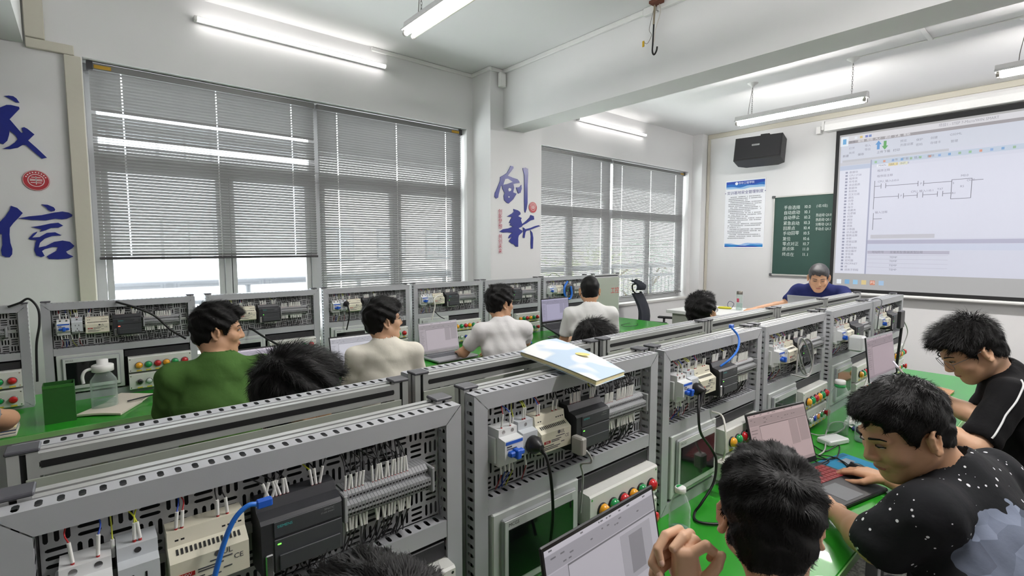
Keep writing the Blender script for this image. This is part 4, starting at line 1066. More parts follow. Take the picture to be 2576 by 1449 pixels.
# ------------------------------------------------------------------ people: smooth-blended distance fields meshed by surface nets
class Field:
    def __init__(s, lo, hi, h):
        s.h = h; s.lo = np.array(lo, float)
        s.n = np.maximum(4, np.ceil((np.array(hi)-s.lo)/h).astype(int)+1)
        s.d = np.full(s.n, 0.5, np.float32)
    def sub(s, lo, hi):
        a = np.clip(np.floor((np.array(lo)-s.lo)/s.h).astype(int), 0, s.n-1)
        b = np.clip(np.ceil((np.array(hi)-s.lo)/s.h).astype(int)+1, 1, s.n)
        if np.any(b <= a): return None, None
        ax = [np.arange(a[i], b[i], dtype=np.float32)*np.float32(s.h)+np.float32(s.lo[i]) for i in range(3)]
        return (slice(a[0], b[0]), slice(a[1], b[1]), slice(a[2], b[2])), np.meshgrid(*ax, indexing='ij', sparse=True)
    def put(s, sl, d, k, cut=False):
        e = s.d[sl]
        if cut:
            s.d[sl] = np.maximum(e, -d); return
        if k <= 0:
            s.d[sl] = np.minimum(e, d); return
        hh = np.maximum(k-np.abs(e-d), 0)/k
        s.d[sl] = np.minimum(e, d)-hh*hh*k*0.25
    def cap(s, a, b, ra, rb=None, k=0.02, cut=False, side=None, flat=1.0):
        """tapered capsule; with side given, squashed so that it is `flat` times wider along that axis"""
        rb = ra if rb is None else rb
        a, b = np.array(a, np.float32), np.array(b, np.float32)
        R = max(ra, rb)*max(1.0, flat)+k+3*s.h
        sl, g = s.sub(np.minimum(a, b)-R, np.maximum(a, b)+R)
        if sl is None: return s
        p = [g[i]-a[i] for i in range(3)]
        ab = b-a; L2 = float(ab@ab)+1e-12
        t = np.clip((p[0]*ab[0]+p[1]*ab[1]+p[2]*ab[2])/L2, 0, 1)
        q = [p[i]-ab[i]*t for i in range(3)]
        if side is not None:
            u = np.array(side, float); u = u/np.linalg.norm(u)
            m = (q[0]*u[0]+q[1]*u[1]+q[2]*u[2])*(1-1/flat)
            q = [q[i]-m*u[i] for i in range(3)]
        d = np.sqrt(q[0]**2+q[1]**2+q[2]**2)-(ra+(rb-ra)*t)
        s.put(sl, d.astype(np.float32), k, cut); return s
    def ell(s, c, r, B=None, k=0.02, cut=False):
        c = np.array(c, float); r = np.array(r, float)
        B = np.eye(3) if B is None else np.array(B, float)     # rows: local axes
        ext = np.sqrt((B.T**2)@(r**2))+k+3*s.h
        sl, g = s.sub(c-ext, c+ext)
        if sl is None: return s
        p = [g[i]-c[i] for i in range(3)]
        l = [(p[0]*B[j][0]+p[1]*B[j][1]+p[2]*B[j][2])/r[j] for j in range(3)]
        k0 = np.sqrt(l[0]**2+l[1]**2+l[2]**2)
        k1 = np.sqrt((l[0]/r[0])**2+(l[1]/r[1])**2+(l[2]/r[2])**2)+1e-6
        s.put(sl, (k0*(k0-1)/k1).astype(np.float32), k, cut); return s
    def net(s):
        """naive surface nets -> verts, quads"""
        d = s.d; ins = d < 0
        n = d.shape
        c = np.zeros((n[0]-1, n[1]-1, n[2]-1), np.int8)
        for i in (0, 1):
            for j in (0, 1):
                for k in (0, 1):
                    c += ins[i:n[0]-1+i, j:n[1]-1+j, k:n[2]-1+k]
        cell = np.argwhere((c > 0) & (c < 8))
        if len(cell) == 0: return np.zeros((0, 3)), np.zeros((0, 4), int)
        idx = np.full(c.shape, -1, np.int32); idx[tuple(cell.T)] = np.arange(len(cell))
        acc = np.zeros((len(cell), 3)); cnt = np.zeros(len(cell))
        off = [(0,0,0),(1,0,0),(0,1,0),(1,1,0),(0,0,1),(1,0,1),(0,1,1),(1,1,1)]
        val = [d[tuple((cell+o).T)] for o in off]
        for a, b in ((0,1),(2,3),(4,5),(6,7),(0,2),(1,3),(4,6),(5,7),(0,4),(1,5),(2,6),(3,7)):
            va, vb = val[a], val[b]
            m = (va < 0) != (vb < 0)
            t = np.where(m, va/(va-vb+1e-12), 0)
            acc += np.where(m[:, None], np.array(off[a])+t[:, None]*(np.array(off[b])-np.array(off[a])), 0); cnt += m
        V = s.lo+(cell+acc/cnt[:, None])*s.h
        Q = []
        for ax in range(3):
            u, w_ = (ax+1) % 3, (ax+2) % 3
            sa = [slice(None)]*3; sb = [slice(None)]*3
            sa[ax] = slice(0, n[ax]-1); sb[ax] = slice(1, n[ax])
            A, B = ins[tuple(sa)], ins[tuple(sb)]
            e = np.argwhere(A != B)
            e = e[(e[:, u] > 0) & (e[:, w_] > 0) & (e[:, u] < n[u]-1) & (e[:, w_] < n[w_]-1)]
            if len(e) == 0: continue
            fl = A[tuple(e.T)]
            q = []
            for du, dw in ((-1, -1), (0, -1), (0, 0), (-1, 0)):
                x = e.copy(); x[:, u] += du; x[:, w_] += dw
                q.append(idx[tuple(x.T)])
            q = np.stack(q, 1)
            q = np.where(fl[:, None], q, q[:, ::-1])
            Q.append(q[(q >= 0).all(1)])
        return V, np.concatenate(Q)

def np_mesh(name, V, Q, *mats, smooth=True):
    me = bpy.data.meshes.new(name)
    me.vertices.add(len(V)); me.vertices.foreach_set('co', np.asarray(V, np.float32).ravel())
    Q = np.asarray(Q, np.int32); m = Q.shape[1]
    me.loops.add(Q.size); me.loops.foreach_set('vertex_index', Q.ravel())
    me.polygons.add(len(Q)); me.polygons.foreach_set('loop_start', np.arange(len(Q), dtype=np.int32)*m)
    me.polygons.foreach_set('use_smooth', np.full(len(Q), smooth))
    for a in mats: me.materials.append(a)
    me.update(calc_edges=True); me.validate()
    return me
def vnormals(V, Q):
    n = np.cross(V[Q[:, 1]]-V[Q[:, 0]], V[Q[:, 2]]-V[Q[:, 0]])
    N = np.zeros_like(V)
    for i in range(Q.shape[1]): np.add.at(N, Q[:, i], n)
    return N/(np.linalg.norm(N, axis=1)[:, None]+1e-12)

M_SKIN = mat('skin', (204, 158, 124), 0.5, var=0.06, scale=30, bump=0.03, bscale=600)
M_SKIN2 = mat('skin_fair', (216, 172, 140), 0.5, var=0.06, scale=30, bump=0.03, bscale=600)
M_LIP = mat('lips', (176, 106, 96), 0.45)
M_EYEW = mat('eye_white', (196, 186, 178), 0.25); M_IRIS = mat('dark_iris', (28, 20, 18), 0.15)
M_NAIL = mat('fingernail', (226, 184, 164), 0.25)
M_HAIR = mat('black_hair', (15, 14, 14), 0.5, var=0.3, scale=60, spec=0.22)
M_HAIRG = mat('greying_hair', (66, 66, 68), 0.5, var=0.45, scale=90)
M_TROU = mat('dark_trousers', (34, 36, 44), 0.8, var=0.08)
M_SHOE = mat('dark_shoes', (40, 40, 42), 0.5)
def cloth(name, rgb, b=0.25): return mat(name, rgb, 0.85, var=0.05, scale=14, bump=b, bscale=26, spec=0.2)

def unit(v):
    v = np.array(v, float); return v/np.linalg.norm(v)

def hand(f, wrist, fwd, nrm, side, curl=0.4, spread=0.12, s=1.0, k=0.006):
    """palm and five separate fingers; fwd = wrist to knuckles, nrm = back of the hand, side = towards the thumb"""
    wrist, fwd, nrm, side = np.array(wrist, float), unit(fwd), unit(nrm), unit(side)
    kn = []
    for i, o in enumerate((0.027, 0.009, -0.009, -0.026)):
        ln = (0.090, 0.094, 0.089, 0.080)[i]*s
        kp = wrist+fwd*ln+side*o*s
        f.cap(wrist+side*o*0.6*s+fwd*0.012*s, kp, 0.0135*s, 0.0105*s, 0.012)
        kn.append(kp)
    for i, kp in enumerate(kn):
        L = ((0.040, 0.024, 0.020), (0.044, 0.028, 0.021), (0.041, 0.026, 0.020), (0.033, 0.020, 0.018))[i]
        d = unit(fwd+side*spread*(1.5-i)*0.5); a = 0.0; p = kp
        for j, l in enumerate(L):
            a += curl*(0.75, 1.0, 0.7)[j]
            dd = d*math.cos(a)-nrm*math.sin(a)
            q = p+dd*l*s
            f.cap(p, q, (0.0092, 0.0084, 0.0076)[j]*s, (0.0086, 0.0078, 0.0068)[j]*s, k*0.6)
            p = q
    t0 = wrist+fwd*0.022*s+side*0.024*s
    t1 = t0+unit(fwd*0.75+side*0.7-nrm*0.35)*0.042*s
    t2 = t1+unit(fwd*0.95+side*0.28-nrm*0.25)*0.030*s
    t3 = t2+unit(fwd*1.0+side*0.02-nrm*0.2)*0.024*s
    f.cap(t0, t1, 0.0145*s, 0.0105*s, 0.010); f.cap(t1, t2, 0.0102*s, 0.009*s, k); f.cap(t2, t3, 0.009*s, 0.0075*s, k)

class Person: pass
def person(label, head, look, torso, lean=0.10, neckfwd=0.03, shirt=None, hair='short', hairmat=None, skin=None, arms=None, sleeve=0.62,
           scale=1.0, h=0.008, bulk=1.0, glasses=None, strands=900, spike=0.25, hairlen=0.022, lift0=0.05, face=True, hairt=0.014, roll=0.0, nbase=None, eyes=1.0, collar=False, hands=True, legs='sit', zl=None, tall=0.565, extra=None, loose=0.0):
    P = Person(); S = scale
    head = np.array(head, float)
    ya, pa = math.radians(look[0]), math.radians(look[1])
    f = np.array([math.cos(ya)*math.cos(pa), math.sin(ya)*math.cos(pa), -math.sin(pa)])
    r = np.array([math.sin(ya), -math.cos(ya), 0.0])
    u = np.cross(r, f)
    if roll:
        c, s_ = math.cos(math.radians(roll)), math.sin(math.radians(roll)); r, u = r*c+u*s_, u*c-r*s_
    B = np.array([r, f, u])
    H = lambda x, y, z: head+(r*x+f*y+u*z)*S
    ta = math.radians(torso)
    F = np.array([math.cos(ta), math.sin(ta), 0.0]); R = np.array([math.sin(ta), -math.cos(ta), 0.0]); U = np.array([0, 0, 1.0])
    nb = head-U*0.142*S-F*(0.035+neckfwd)*S
    if nbase is not None: nb = np.array(nbase, float)
    v_ = math.sqrt(max(0.05, tall**2-lean**2))
    pel = nb-F*lean*S-U*v_*S
    ax = unit(nb-pel)
    fw = unit(np.cross(ax, R))
    if fw@F < 0: fw = -fw
    sh = [nb-ax*0.058*S+R*sg*0.172*S*bulk**0.5 for sg in (-1, 1)]
    chest = pel+(nb-pel)*0.66+fw*0.012
    belly = pel+(nb-pel)*0.25+fw*0.02
    A = []
    for i, sg in enumerate((-1, 1)):
        a = (arms or {}).get('LR'[i])
        if a is None:
            el = sh[i]+R*sg*0.055*S+F*0.10*S-U*0.27*S
            wr = el+F*0.235*S-R*sg*0.10*S
            wr[2] = max(wr[2], 0.80)
            a = dict(e=el, w=wr)
        else:
            a = dict(a); a['e'] = np.array(a['e'], float); a['w'] = np.array(a['w'], float)
        A.append(a)
    org = np.array([pel[0], pel[1], 0.0])
    pts = [head+0.17*S*np.array(q) for q in ((1, 1, 1), (-1, -1, -1))]+[a['e'] for a in A]+[a['w'] for a in A]+sh+[pel]
    lo, hi = np.min(pts, 0)-0.14, np.max(pts, 0)+0.14
    lo[2] = min(lo[2], pel[2]-0.10)
    # ---------------- body (head, neck, arms, hands, trunk) as one surface
    fd = Field(lo, hi, h)
    fd.cap(pel+U*0.02, chest, 0.085*S*bulk, 0.095*S*bulk, 0.03, side=R, flat=1.32)
    fd.cap(chest, nb-ax*0.07*S, 0.09*S, 0.06*S, 0.03, side=R, flat=1.5)
    fd.cap(nb-ax*0.05*S, H(0, -0.028, -0.045), 0.056*S*bulk**0.4, 0.052*S, 0.02)
    for i in range(2):
        a = A[i]
        fd.cap(nb-ax*0.045*S, sh[i], 0.045*S, 0.05*S, 0.04)
        fd.cap(sh[i], a['e'], 0.047*S*bulk**0.5, 0.038*S*bulk**0.5, 0.025)
        m_ = a['e']+(a['w']-a['e'])*0.3
        fd.cap(a['e'], m_, 0.037*S*bulk**0.5, 0.038*S*bulk**0.5, 0.015); fd.cap(m_, a['w'], 0.038*S*bulk**0.5, 0.025*S, 0.015)
        if hands and not a.get('nohand'):
            d = unit(a.get('d', a['w']-a['e'])); n_ = np.array(a.get('n', (0, 0, 1)), float); n_ = unit(n_-d*(n_@d))
            sd = np.cross(n_, d)*(1 if i == 1 else -1)
            a['hand'] = (a['w'], d, n_, unit(sd))
            if not a.get('fine'): hand(fd, a['w'], d, n_, sd, a.get('curl', 0.45), s=S*0.98)
    # head
    fd.ell(H(0, -0.014, 0.035), np.array((0.077, 0.097, 0.086))*S, B, 0.02)
    fd.ell(H(0, 0.026, -0.038), np.array((0.060, 0.066, 0.082))*S, B, 0.03)
    fd.ell(H(0, -0.045, -0.03), np.array((0.064, 0.055, 0.065))*S, B, 0.03)
    for sg in (-1, 1):
        fd.cap(H(sg*0.056, 0.0, -0.055), H(sg*0.022, 0.066, -0.098), 0.021*S, 0.018*S, 0.03)
        fd.ell(H(sg*0.038, 0.062, -0.028), np.array((0.028, 0.026, 0.026))*S, B, 0.02)
        fd.ell(H(sg*0.031, 0.097, 0.006), np.array((0.018, 0.014, 0.010))*S, B, 0.008, cut=True)
        fd.cap(H(sg*0.012, 0.087, 0.021), H(sg*0.048, 0.074, 0.020), 0.009*S, 0.008*S, 0.014)
        fd.cap(H(sg*0.0095, 0.101, -0.034), H(sg*0.011, 0.096, -0.036), 0.0085*S, 0.008*S, 0.006)
    fd.ell(H(0, 0.072, -0.104), np.array((0.024, 0.018, 0.017))*S, B, 0.02)
    fd.cap(H(0, 0.086, 0.018), H(0, 0.108, -0.028), 0.0075*S, 0.0115*S, 0.012)
    fd.ell(H(0, 0.089, -0.061), np.array((0.023, 0.011, 0.007))*S, B, 0.008); fd.ell(H(0, 0.087, -0.073), np.array((0.019, 0.010, 0.007))*S, B, 0.008)
    if extra: extra(fd, P)
    V, Q = fd.net()
    fine = [(i, a) for i, a in enumerate(A) if a.get('fine')]
    for i, a in fine:
        w0, d, n_, sd = a['hand']
        c = np.array(w0)
        g2 = Field(c-0.2, c+0.2, 0.0032)
        g2.cap(a['w']-unit(a['w']-a['e'])*0.03, a['w'], 0.027*S, 0.0245*S, 0.01)
        hand(g2, w0, d, n_, sd, a.get('curl', 0.45), s=S, k=0.005)
        V2, Q2 = g2.net(); Q = np.concatenate([Q, Q2+len(V)]); V = np.concatenate([V, V2])
    for sg in (-1, 1):
        ec = H(sg*0.084, -0.012, -0.012)
        eo = unit(r*sg*0.88-f*0.48); ef = unit(f*0.88+r*sg*0.48); eu = unit(u-ef*0.12)
        E = lambda a, b_, c_=0.0: ec+(ef*a+eu*b_+eo*c_)*S
        g3 = Field(ec-0.05*S, ec+0.05*S, 0.0026)
        g3.ell(E(0.002, 0.0, -0.002), np.array((0.006, 0.016, 0.027))*S, np.array([eo, ef, eu]), 0.004)
        rim = [(0.013, 0.006), (0.012, 0.020), (0.004, 0.029), (-0.007, 0.030), (-0.0155, 0.022), (-0.018, 0.008), (-0.014, -0.008), (-0.007, -0.019)]
        for p_, q_ in zip(rim[:-1], rim[1:]): g3.cap(E(p_[0], p_[1], 0.003), E(q_[0], q_[1], 0.004), 0.0042*S, 0.0042*S, 0.003)
        g3.cap(E(-0.002, -0.025, 0.002), E(0.004, -0.027, 0.001), 0.0075*S, 0.006*S, 0.005)
        g3.cap(E(0.012, 0.004, 0.002), E(0.011, -0.008, 0.003), 0.004*S, 0.0045*S, 0.003)
        g3.cap(E(0.006, -0.016, -0.006), E(0.008, 0.012, -0.008), 0.007*S, 0.007*S, 0.006)
        g3.ell(E(-0.001, -0.001, 0.0055), np.array((0.0055, 0.008, 0.011))*S, np.array([eo, ef, eu]), 0, cut=True)
        g3.ell(E(-0.006, 0.017, 0.006), np.array((0.004, 0.006, 0.006))*S, np.array([eo, ef, eu]), 0, cut=True)
        V6, Q6 = g3.net(); Q = np.concatenate([Q, Q6+len(V)]); V = np.concatenate([V, V6])
    sk = skin or M_SKIN
    o = obj('person', np_mesh('body', V-org, Q, sk), None, None, tuple(org))
    tag(o, label, 'person', 'people in the classroom')
    # ---------------- shirt
    st = 0.008*S
    fs = Field(lo-0.03, hi+0.03, max(h, 0.0075))
    bl = bulk
    fs.cap(pel-U*0.02, belly, (0.112*bl+loose)*S, (0.108*bl+loose)*S, 0.03, side=R, flat=1.30)
    fs.cap(belly, chest, (0.108*bl+loose)*S, 0.108*S*bl, 0.04, side=R, flat=1.32)
    fs.cap(chest, nb-ax*0.088*S, 0.104*S*bl, 0.078*S, 0.04, side=R, flat=1.68)
    fs.cap(nb-ax*0.075*S, nb-ax*0.002*S, 0.092*S, 0.066*S*bl**0.3, 0.045, side=R, flat=1.12)
    for i in range(2):
        a = A[i]
        e = sh[i]+(a['e']-sh[i])*sleeve
        fs.cap(nb-ax*0.035*S, sh[i], 0.056*S, 0.058*S*bl**0.5, 0.06)
        fs.cap(sh[i], e, 0.060*S*bl**0.5, 0.057*S*bl**0.5+loose*0.4, 0.03)
        dd = unit(a['e']-sh[i])
        # flat cuff: cut everything past the hem
        fs.cap(e+dd*0.052*S, e+dd*0.2*S, 0.05*S, 0.05*S, 0.0, cut=True, side=None)
    # wrinkles
    gx = [np.arange(fs.n[i], dtype=np.float32)*fs.h+fs.lo[i] for i in range(3)]
    X, Y, Z = np.meshgrid(*gx, indexing='ij', sparse=True)
    fs.d += (0.0035*np.sin(X*38+Z*31+2*np.sin(Y*21))*np.sin(Y*33-Z*19+1.7*np.sin(X*17))).astype(np.float32)
    fs.cap(nb+ax*0.030*S+fw*0.012, H(0, -0.015, -0.04), 0.060*S*bl**0.3, 0.070*S, 0.0, cut=True)
    # do not swallow chin and jaw
    fs.ell(H(0, 0.03, -0.03), np.array((0.072, 0.085, 0.098))*S, B, 0, cut=True)
    V3, Q3 = fs.net()
    P.shirt = obj('shirt', np_mesh('shirt', V3-org, Q3, shirt), None, o)
    if collar:
        m = MB(); n = 20; c0 = nb-ax*0.028*S+fw*0.014
        ring = [c0+(R*math.cos(q)*0.068+fw*math.sin(q)*0.066)*S-ax*0.018*S*math.sin(q) for q in [2*PI*k/n for k in range(n+1)]]
        m.tube([tuple(p-org) for p in ring], 0.009*S, 8, caps=False)
        obj('collar', m, shirt, P.shirt)
    # ---------------- trousers and shoes
    if legs:
        fl = Field(pel+np.array((-0.75, -0.75, -pel[2]+0.03)), pel+np.array((0.75, 0.75, 0.12)), 0.014)
        fz = MB()
        for sg in (-1, 1):
            hp = pel+R*sg*0.085*S-U*0.01; kz = 0.50
            kn = hp+F*0.40*S+R*sg*0.05*S; kn[2] = min(pel[2], 0.52)
            an = kn+F*0.03; an[2] = 0.09
            if legs == 'stand':
                kn = hp+R*sg*0.02+F*0.03; kn[2] = 0.48; an = kn-F*0.03; an[2] = 0.09
            fl.cap(hp, kn, 0.082*S, 0.060*S, 0.03); fl.cap(kn, an, 0.058*S, 0.045*S, 0.02)
            b0 = an-org
            fz.rbox(*(b0[0]-0.06, b0[0]+0.06, b0[1]-0.06, b0[1]+0.06), 0.0, 0.075, 0.02)
            t_ = an+F*0.13-org
            fz.rbox(t_[0]-0.055, t_[0]+0.055, t_[1]-0.055, t_[1]+0.055, 0.0, 0.06, 0.02)
        fl.cap(pel, pel+U*0.04, 0.112*S*bl, 0.108*S*bl, 0.03, side=R, flat=1.3)
        V4, Q4 = fl.net()
        obj('trousers', np_mesh('trousers', V4-org, Q4, M_TROU), None, o)
        obj('shoes', fz, M_SHOE, o)
    # ---------------- hair
    zl = zl or [(-0.12, -0.085), (-0.07, -0.075), (-0.035, -0.045), (-0.015, 0.0), (0.012, 0.006), (0.022, -0.02), (0.036, -0.012), (0.05, 0.042), (0.075, 0.058), (0.12, 0.062)]
    fh = Field(head-0.17*S, head+0.17*S, 0.0055)
    t = hairt
    fh.ell(H(0, -0.014, 0.035), np.array((0.0775+t, 0.098+t*0.9, 0.087+t*1.15))*S, B, 0.01)
    fh.ell(H(0, -0.046, -0.028), np.array((0.066+t*0.5, 0.056+t*0.75, 0.062))*S, B, 0.02)
    fh.ell(H(0, 0.045, 0.09), np.array((0.058, 0.05+t*0.4, 0.022+t))*S, B, 0.02)
    gx = [np.arange(fh.n[i], dtype=np.float32)*fh.h+fh.lo[i]-head[i] for i in range(3)]
    X, Y, Z = np.meshgrid(*gx, indexing='ij')
    hx, hy, hz = [(X*b[0]+Y*b[1]+Z*b[2])/S for b in (r, f, u)]
    rr_ = np.random.RandomState(int(abs(head[0]*1000)) % 9999)
    am = 0.0035 if hair != 'crew' else 0.001
    fh.d += (am*np.sin(hx*95+3*np.sin(hz*40))*np.sin(hy*80+2*np.sin(hx*60))+am*0.7*np.sin(hz*120+hy*70)).astype(np.float32)*S
    edge = np.interp(hy, [q[0] for q in zl], [q[1] for q in zl])+0.006*np.sin(hx*110+hy*60)+0.004*np.sin(hx*260)
    fh.d = np.maximum(fh.d, ((edge-hz)*S*0.7).astype(np.float32))
    # keep the ears free
    for sg in (-1, 1): fh.ell(H(sg*0.086, -0.006, -0.016), np.array((0.022, 0.026, 0.036))*S, B, 0, cut=True)
    V5, Q5 = fh.net()
    hm = hairmat or M_HAIR
    N5 = vnormals(V5, Q5)
    out = ((V5-head)*N5).sum(1) > 0.01
    cand = np.where(out)[0]
    if strands and len(cand):
        pick = rr_.choice(cand, strands)
        p = V5[pick]; n_ = N5[pick]
        wh = H(0.012, -0.075, 0.085)
        fl_ = p-wh; fl_ -= n_*(fl_*n_).sum(1)[:, None]
        fl_ /= (np.linalg.norm(fl_, axis=1)[:, None]+1e-6)
        jit = rr_.normal(0, 0.22, p.shape); jit -= n_*(jit*n_).sum(1)[:, None]
        topness = np.clip(((p-head)@u)/(0.10*S), 0, 1)[:, None]
        lift = (lift0+spike*topness*rr_.uniform(0.4, 1.2, (strands, 1)))
        d1 = fl_+jit+n_*(lift*1.6+0.16); d1 /= np.linalg.norm(d1, axis=1)[:, None]
        d2 = fl_+jit*1.3+n_*(lift*0.5-0.10); d2 /= np.linalg.norm(d2, axis=1)[:, None]
        ln = hairlen*S*rr_.uniform(0.55, 1.25, (strands, 1))*(0.65+0.6*topness)
        w_ = np.cross(n_, d1); w_ /= (np.linalg.norm(w_, axis=1)[:, None]+1e-6); wd = rr_.uniform(0.0004, 0.0009, (strands, 1))*S
        p0 = p-n_*0.0012; p1 = p0+d1*ln*0.55; p2 = p1+d2*ln*0.45
        SV = np.concatenate([p0-w_*wd, p0+w_*wd, p1-w_*wd*0.7, p1+w_*wd*0.7, p2-w_*wd*0.12, p2+w_*wd*0.12])
        i = np.arange(strands); n0 = len(V5)
        SQ = np.concatenate([np.stack([i, i+strands, i+3*strands, i+2*strands], 1), np.stack([i+2*strands, i+3*strands, i+5*strands, i+4*strands], 1)])+n0
        V5 = np.concatenate([V5, SV]); Q5 = np.concatenate([Q5, SQ])
    P.hair = obj('hair', np_mesh('hair', V5-org, Q5, hm), None, o)
    # ---------------- face details
    if face:
        for sg in (-1, 1):
            m = MB(); c = H(sg*0.031, 0.0865, 0.004)-org
            e = obj('eye', ellipsoid(c, np.array((0.0135, 0.006, 0.0046*eyes))*S, B), M_EYEW, o)
            obj('iris', ellipsoid(H(sg*0.031, 0.0905, 0.004)-org, np.array((0.0058, 0.0034, 0.0044*eyes))*S, B, 10, 6), M_IRIS, e)
            obj('upper_lid', MB().tube([tuple(H(sg*x, y, z)-org) for x, y, z in ((0.0165, 0.088, 0.0035), (0.024, 0.0925, 0.004+0.005*eyes), (0.034, 0.0915, 0.004+0.006*eyes), (0.046, 0.082, 0.004))], 0.0017*S, 5), M_IRIS, e)
            obj('eyebrow', MB().tube([tuple(H(sg*x, y, z)-org) for x, y, z in ((0.0135, 0.0955, 0.024), (0.028, 0.0955, 0.029), (0.042, 0.0865, 0.029), (0.052, 0.077, 0.023))], 0.0034*S, 6, r1=0.0015*S), hm, o)
        obj('lips', ellipsoid(H(0, 0.0925, -0.0665)-org, np.array((0.0205, 0.0085, 0.0075))*S, B), M_LIP, o)
    if glasses:
        gm = mat('glasses_%s' % glasses[0], glasses[1], 0.3, glasses[2])
        m = MB()
        for sg in (-1, 1):
            cx = sg*0.034
            if glasses[0] != 'temple_only' or True:
                ring = [tuple(H(cx+0.025*math.cos(q), 0.108-abs(cx+0.025*math.cos(q))*0.10, -0.002+0.021*math.sin(q))-org) for q in [2*PI*k/18 for k in range(19)]]
                m.tube(ring, glasses[3]*S, 5, caps=False)
            m.tube([tuple(H(sg*0.059, 0.102, 0.004)-org), tuple(H(sg*0.079, 0.05, 0.006)-org), tuple(H(sg*0.085, -0.005, 0.008)-org), tuple(H(sg*0.084, -0.022, -0.008)-org)], glasses[3]*S*1.1, 5)
        m.tube([tuple(H(-0.010, 0.106, 0.0)-org), tuple(H(0, 0.112, 0.004)-org), tuple(H(0.010, 0.106, 0.0)-org)], glasses[3]*S, 5)
        obj('glasses', m, gm, o)
    P.o, P.org, P.H, P.B, P.sh, P.nb, P.ax, P.fw, P.R, P.A, P.S, P.pel, P.F = o, org, H, B, sh, nb, ax, fw, R, A, S, pel, F
    return P
def ellipsoid(c, r, B, n=14, k=8):
    m = MB(); V = []; 
    for j in range(k+1):
        th = PI*j/k
        for i in range(n):
            a = 2*PI*i/n
            l = (r[0]*math.sin(th)*math.cos(a), r[1]*math.sin(th)*math.sin(a), r[2]*math.cos(th))
            V.append(tuple(np.array(c)+B[0]*l[0]+B[1]*l[1]+B[2]*l[2]))
    m.add(V, [(j*n+i, (j+1)*n+i, (j+1)*n+(i+1) % n, j*n+(i+1) % n) for j in range(k) for i in range(n)], True)
    return m
# ------------------------------------------------------------------ the people
SCREEN_AT = (8.0, 1.3)
def toward(p, q): return math.degrees(math.atan2(q[1]-p[1], q[0]-p[0]))
C_GREEN = cloth('green_tee', (72, 106, 50)); C_CREAM = cloth('cream_tee', (226, 221, 208)); C_POLO = cloth('white_polo', (226, 224, 224))
C_WHITE = cloth('white_tee', (230, 230, 228)); C_NAVY = cloth('navy_shirt', (34, 42, 92)); C_BLACK = cloth('black_tee', (16, 16, 18)); C_GREY = cloth('grey_tee', (150, 150, 152))
C_DARK = cloth('charcoal_tee', (50, 50, 56)); C_TEAL = cloth('slate_tee', (70, 84, 96))
hp = (0.50, 2.92, 1.262)
person('man in a green t-shirt at the window bench, turned towards the screen', hp, (toward(hp, SCREEN_AT)+4, 6), 78, lean=0.10, shirt=C_GREEN, bulk=1.18, scale=1.05, strands=5000, hairt=0.016, collar=True, neckfwd=0.03)
hp = (1.36, 2.80, 1.245)
person('young man in a cream printed t-shirt with thin round glasses', hp, (toward(hp, SCREEN_AT)+6, -2), 70, lean=0.05, shirt=C_CREAM, skin=M_SKIN2, strands=5000, hairt=0.022, glasses=('wire', (120, 120, 124), 0.8, 0.0011), neckfwd=0.02, bulk=0.95)
hp = (2.42, 2.98, 1.258)
person('young man in a white polo shirt, elbow on the bench', hp, (toward(hp, SCREEN_AT)+12, 4), 66, lean=0.12, shirt=C_POLO, strands=4500, hairt=0.022, collar=True,
       arms=dict(L=dict(e=(2.17, 3.12, 0.88), w=(2.30, 3.36, 0.83), n=(0, 0, 1)), R=dict(e=(2.66, 2.95, 0.93), w=(2.56, 3.25, 0.83))))
hp = (3.37, 2.90, 1.308)
person('man in a white t-shirt with a crew cut, seen from behind', hp, (44, 4), 52, lean=0.08, shirt=C_WHITE, hair='crew', hairt=0.006, strands=3000, spike=0.05, hairlen=0.008, bulk=1.05)
hp = (0.485, 1.60, 1.213)
person('person with dark side-swept hair behind the nearest panel back', hp, (toward(hp, SCREEN_AT)+2, 12), -60, lean=0.05, shirt=C_TEAL, strands=8000, hairt=0.026, hairlen=0.034, scale=1.08, neckfwd=0.01, arms=dict(L=dict(e=(0.78, 1.66, 0.80), w=(0.74, 1.56, 0.63)), R=dict(e=(0.20, 1.55, 0.80), w=(0.30, 1.50, 0.63))))
hp = (1.97, 1.66, 1.165)
person('person bent low, only curly dark hair visible over the panels', hp, (-80, 32), -88, lean=0.12, shirt=C_DARK, strands=6000, hairt=0.026, hairlen=0.03, spike=0.5)
hp = (3.22, 1.76, 1.242)
person('man with short black hair and black-framed glasses behind the middle panels', hp, (toward(hp, (8, 1.6)), -8), -50, lean=0.05, shirt=C_DARK, strands=5000, hairt=0.014, spike=0.5, glasses=('black', (20, 20, 22), 0.1, 0.0018), scale=1.02)
hp = (5.42, 1.76, 1.395)
person('teacher in a navy shirt leaning over a silver laptop, looking down', hp, (199, 24), 192, lean=0.34, eyes=0.3, nbase=(5.535, 1.785, 1.295), legs='stand', shirt=C_NAVY, skin=M_SKIN, hairmat=M_HAIRG, hair='crew', hairt=0.007, strands=3000, hairlen=0.01, spike=0.1, scale=1.04, neckfwd=0.07, bulk=1.1, collar=True, tall=0.58,
       arms=dict(L=dict(e=(5.42, 1.44, 1.12), w=(5.20, 1.52, 1.05)), R=dict(e=(5.46, 2.08, 1.10), w=(5.22, 2.26, 1.055), d=(-0.8, 0.4, -0.05))))
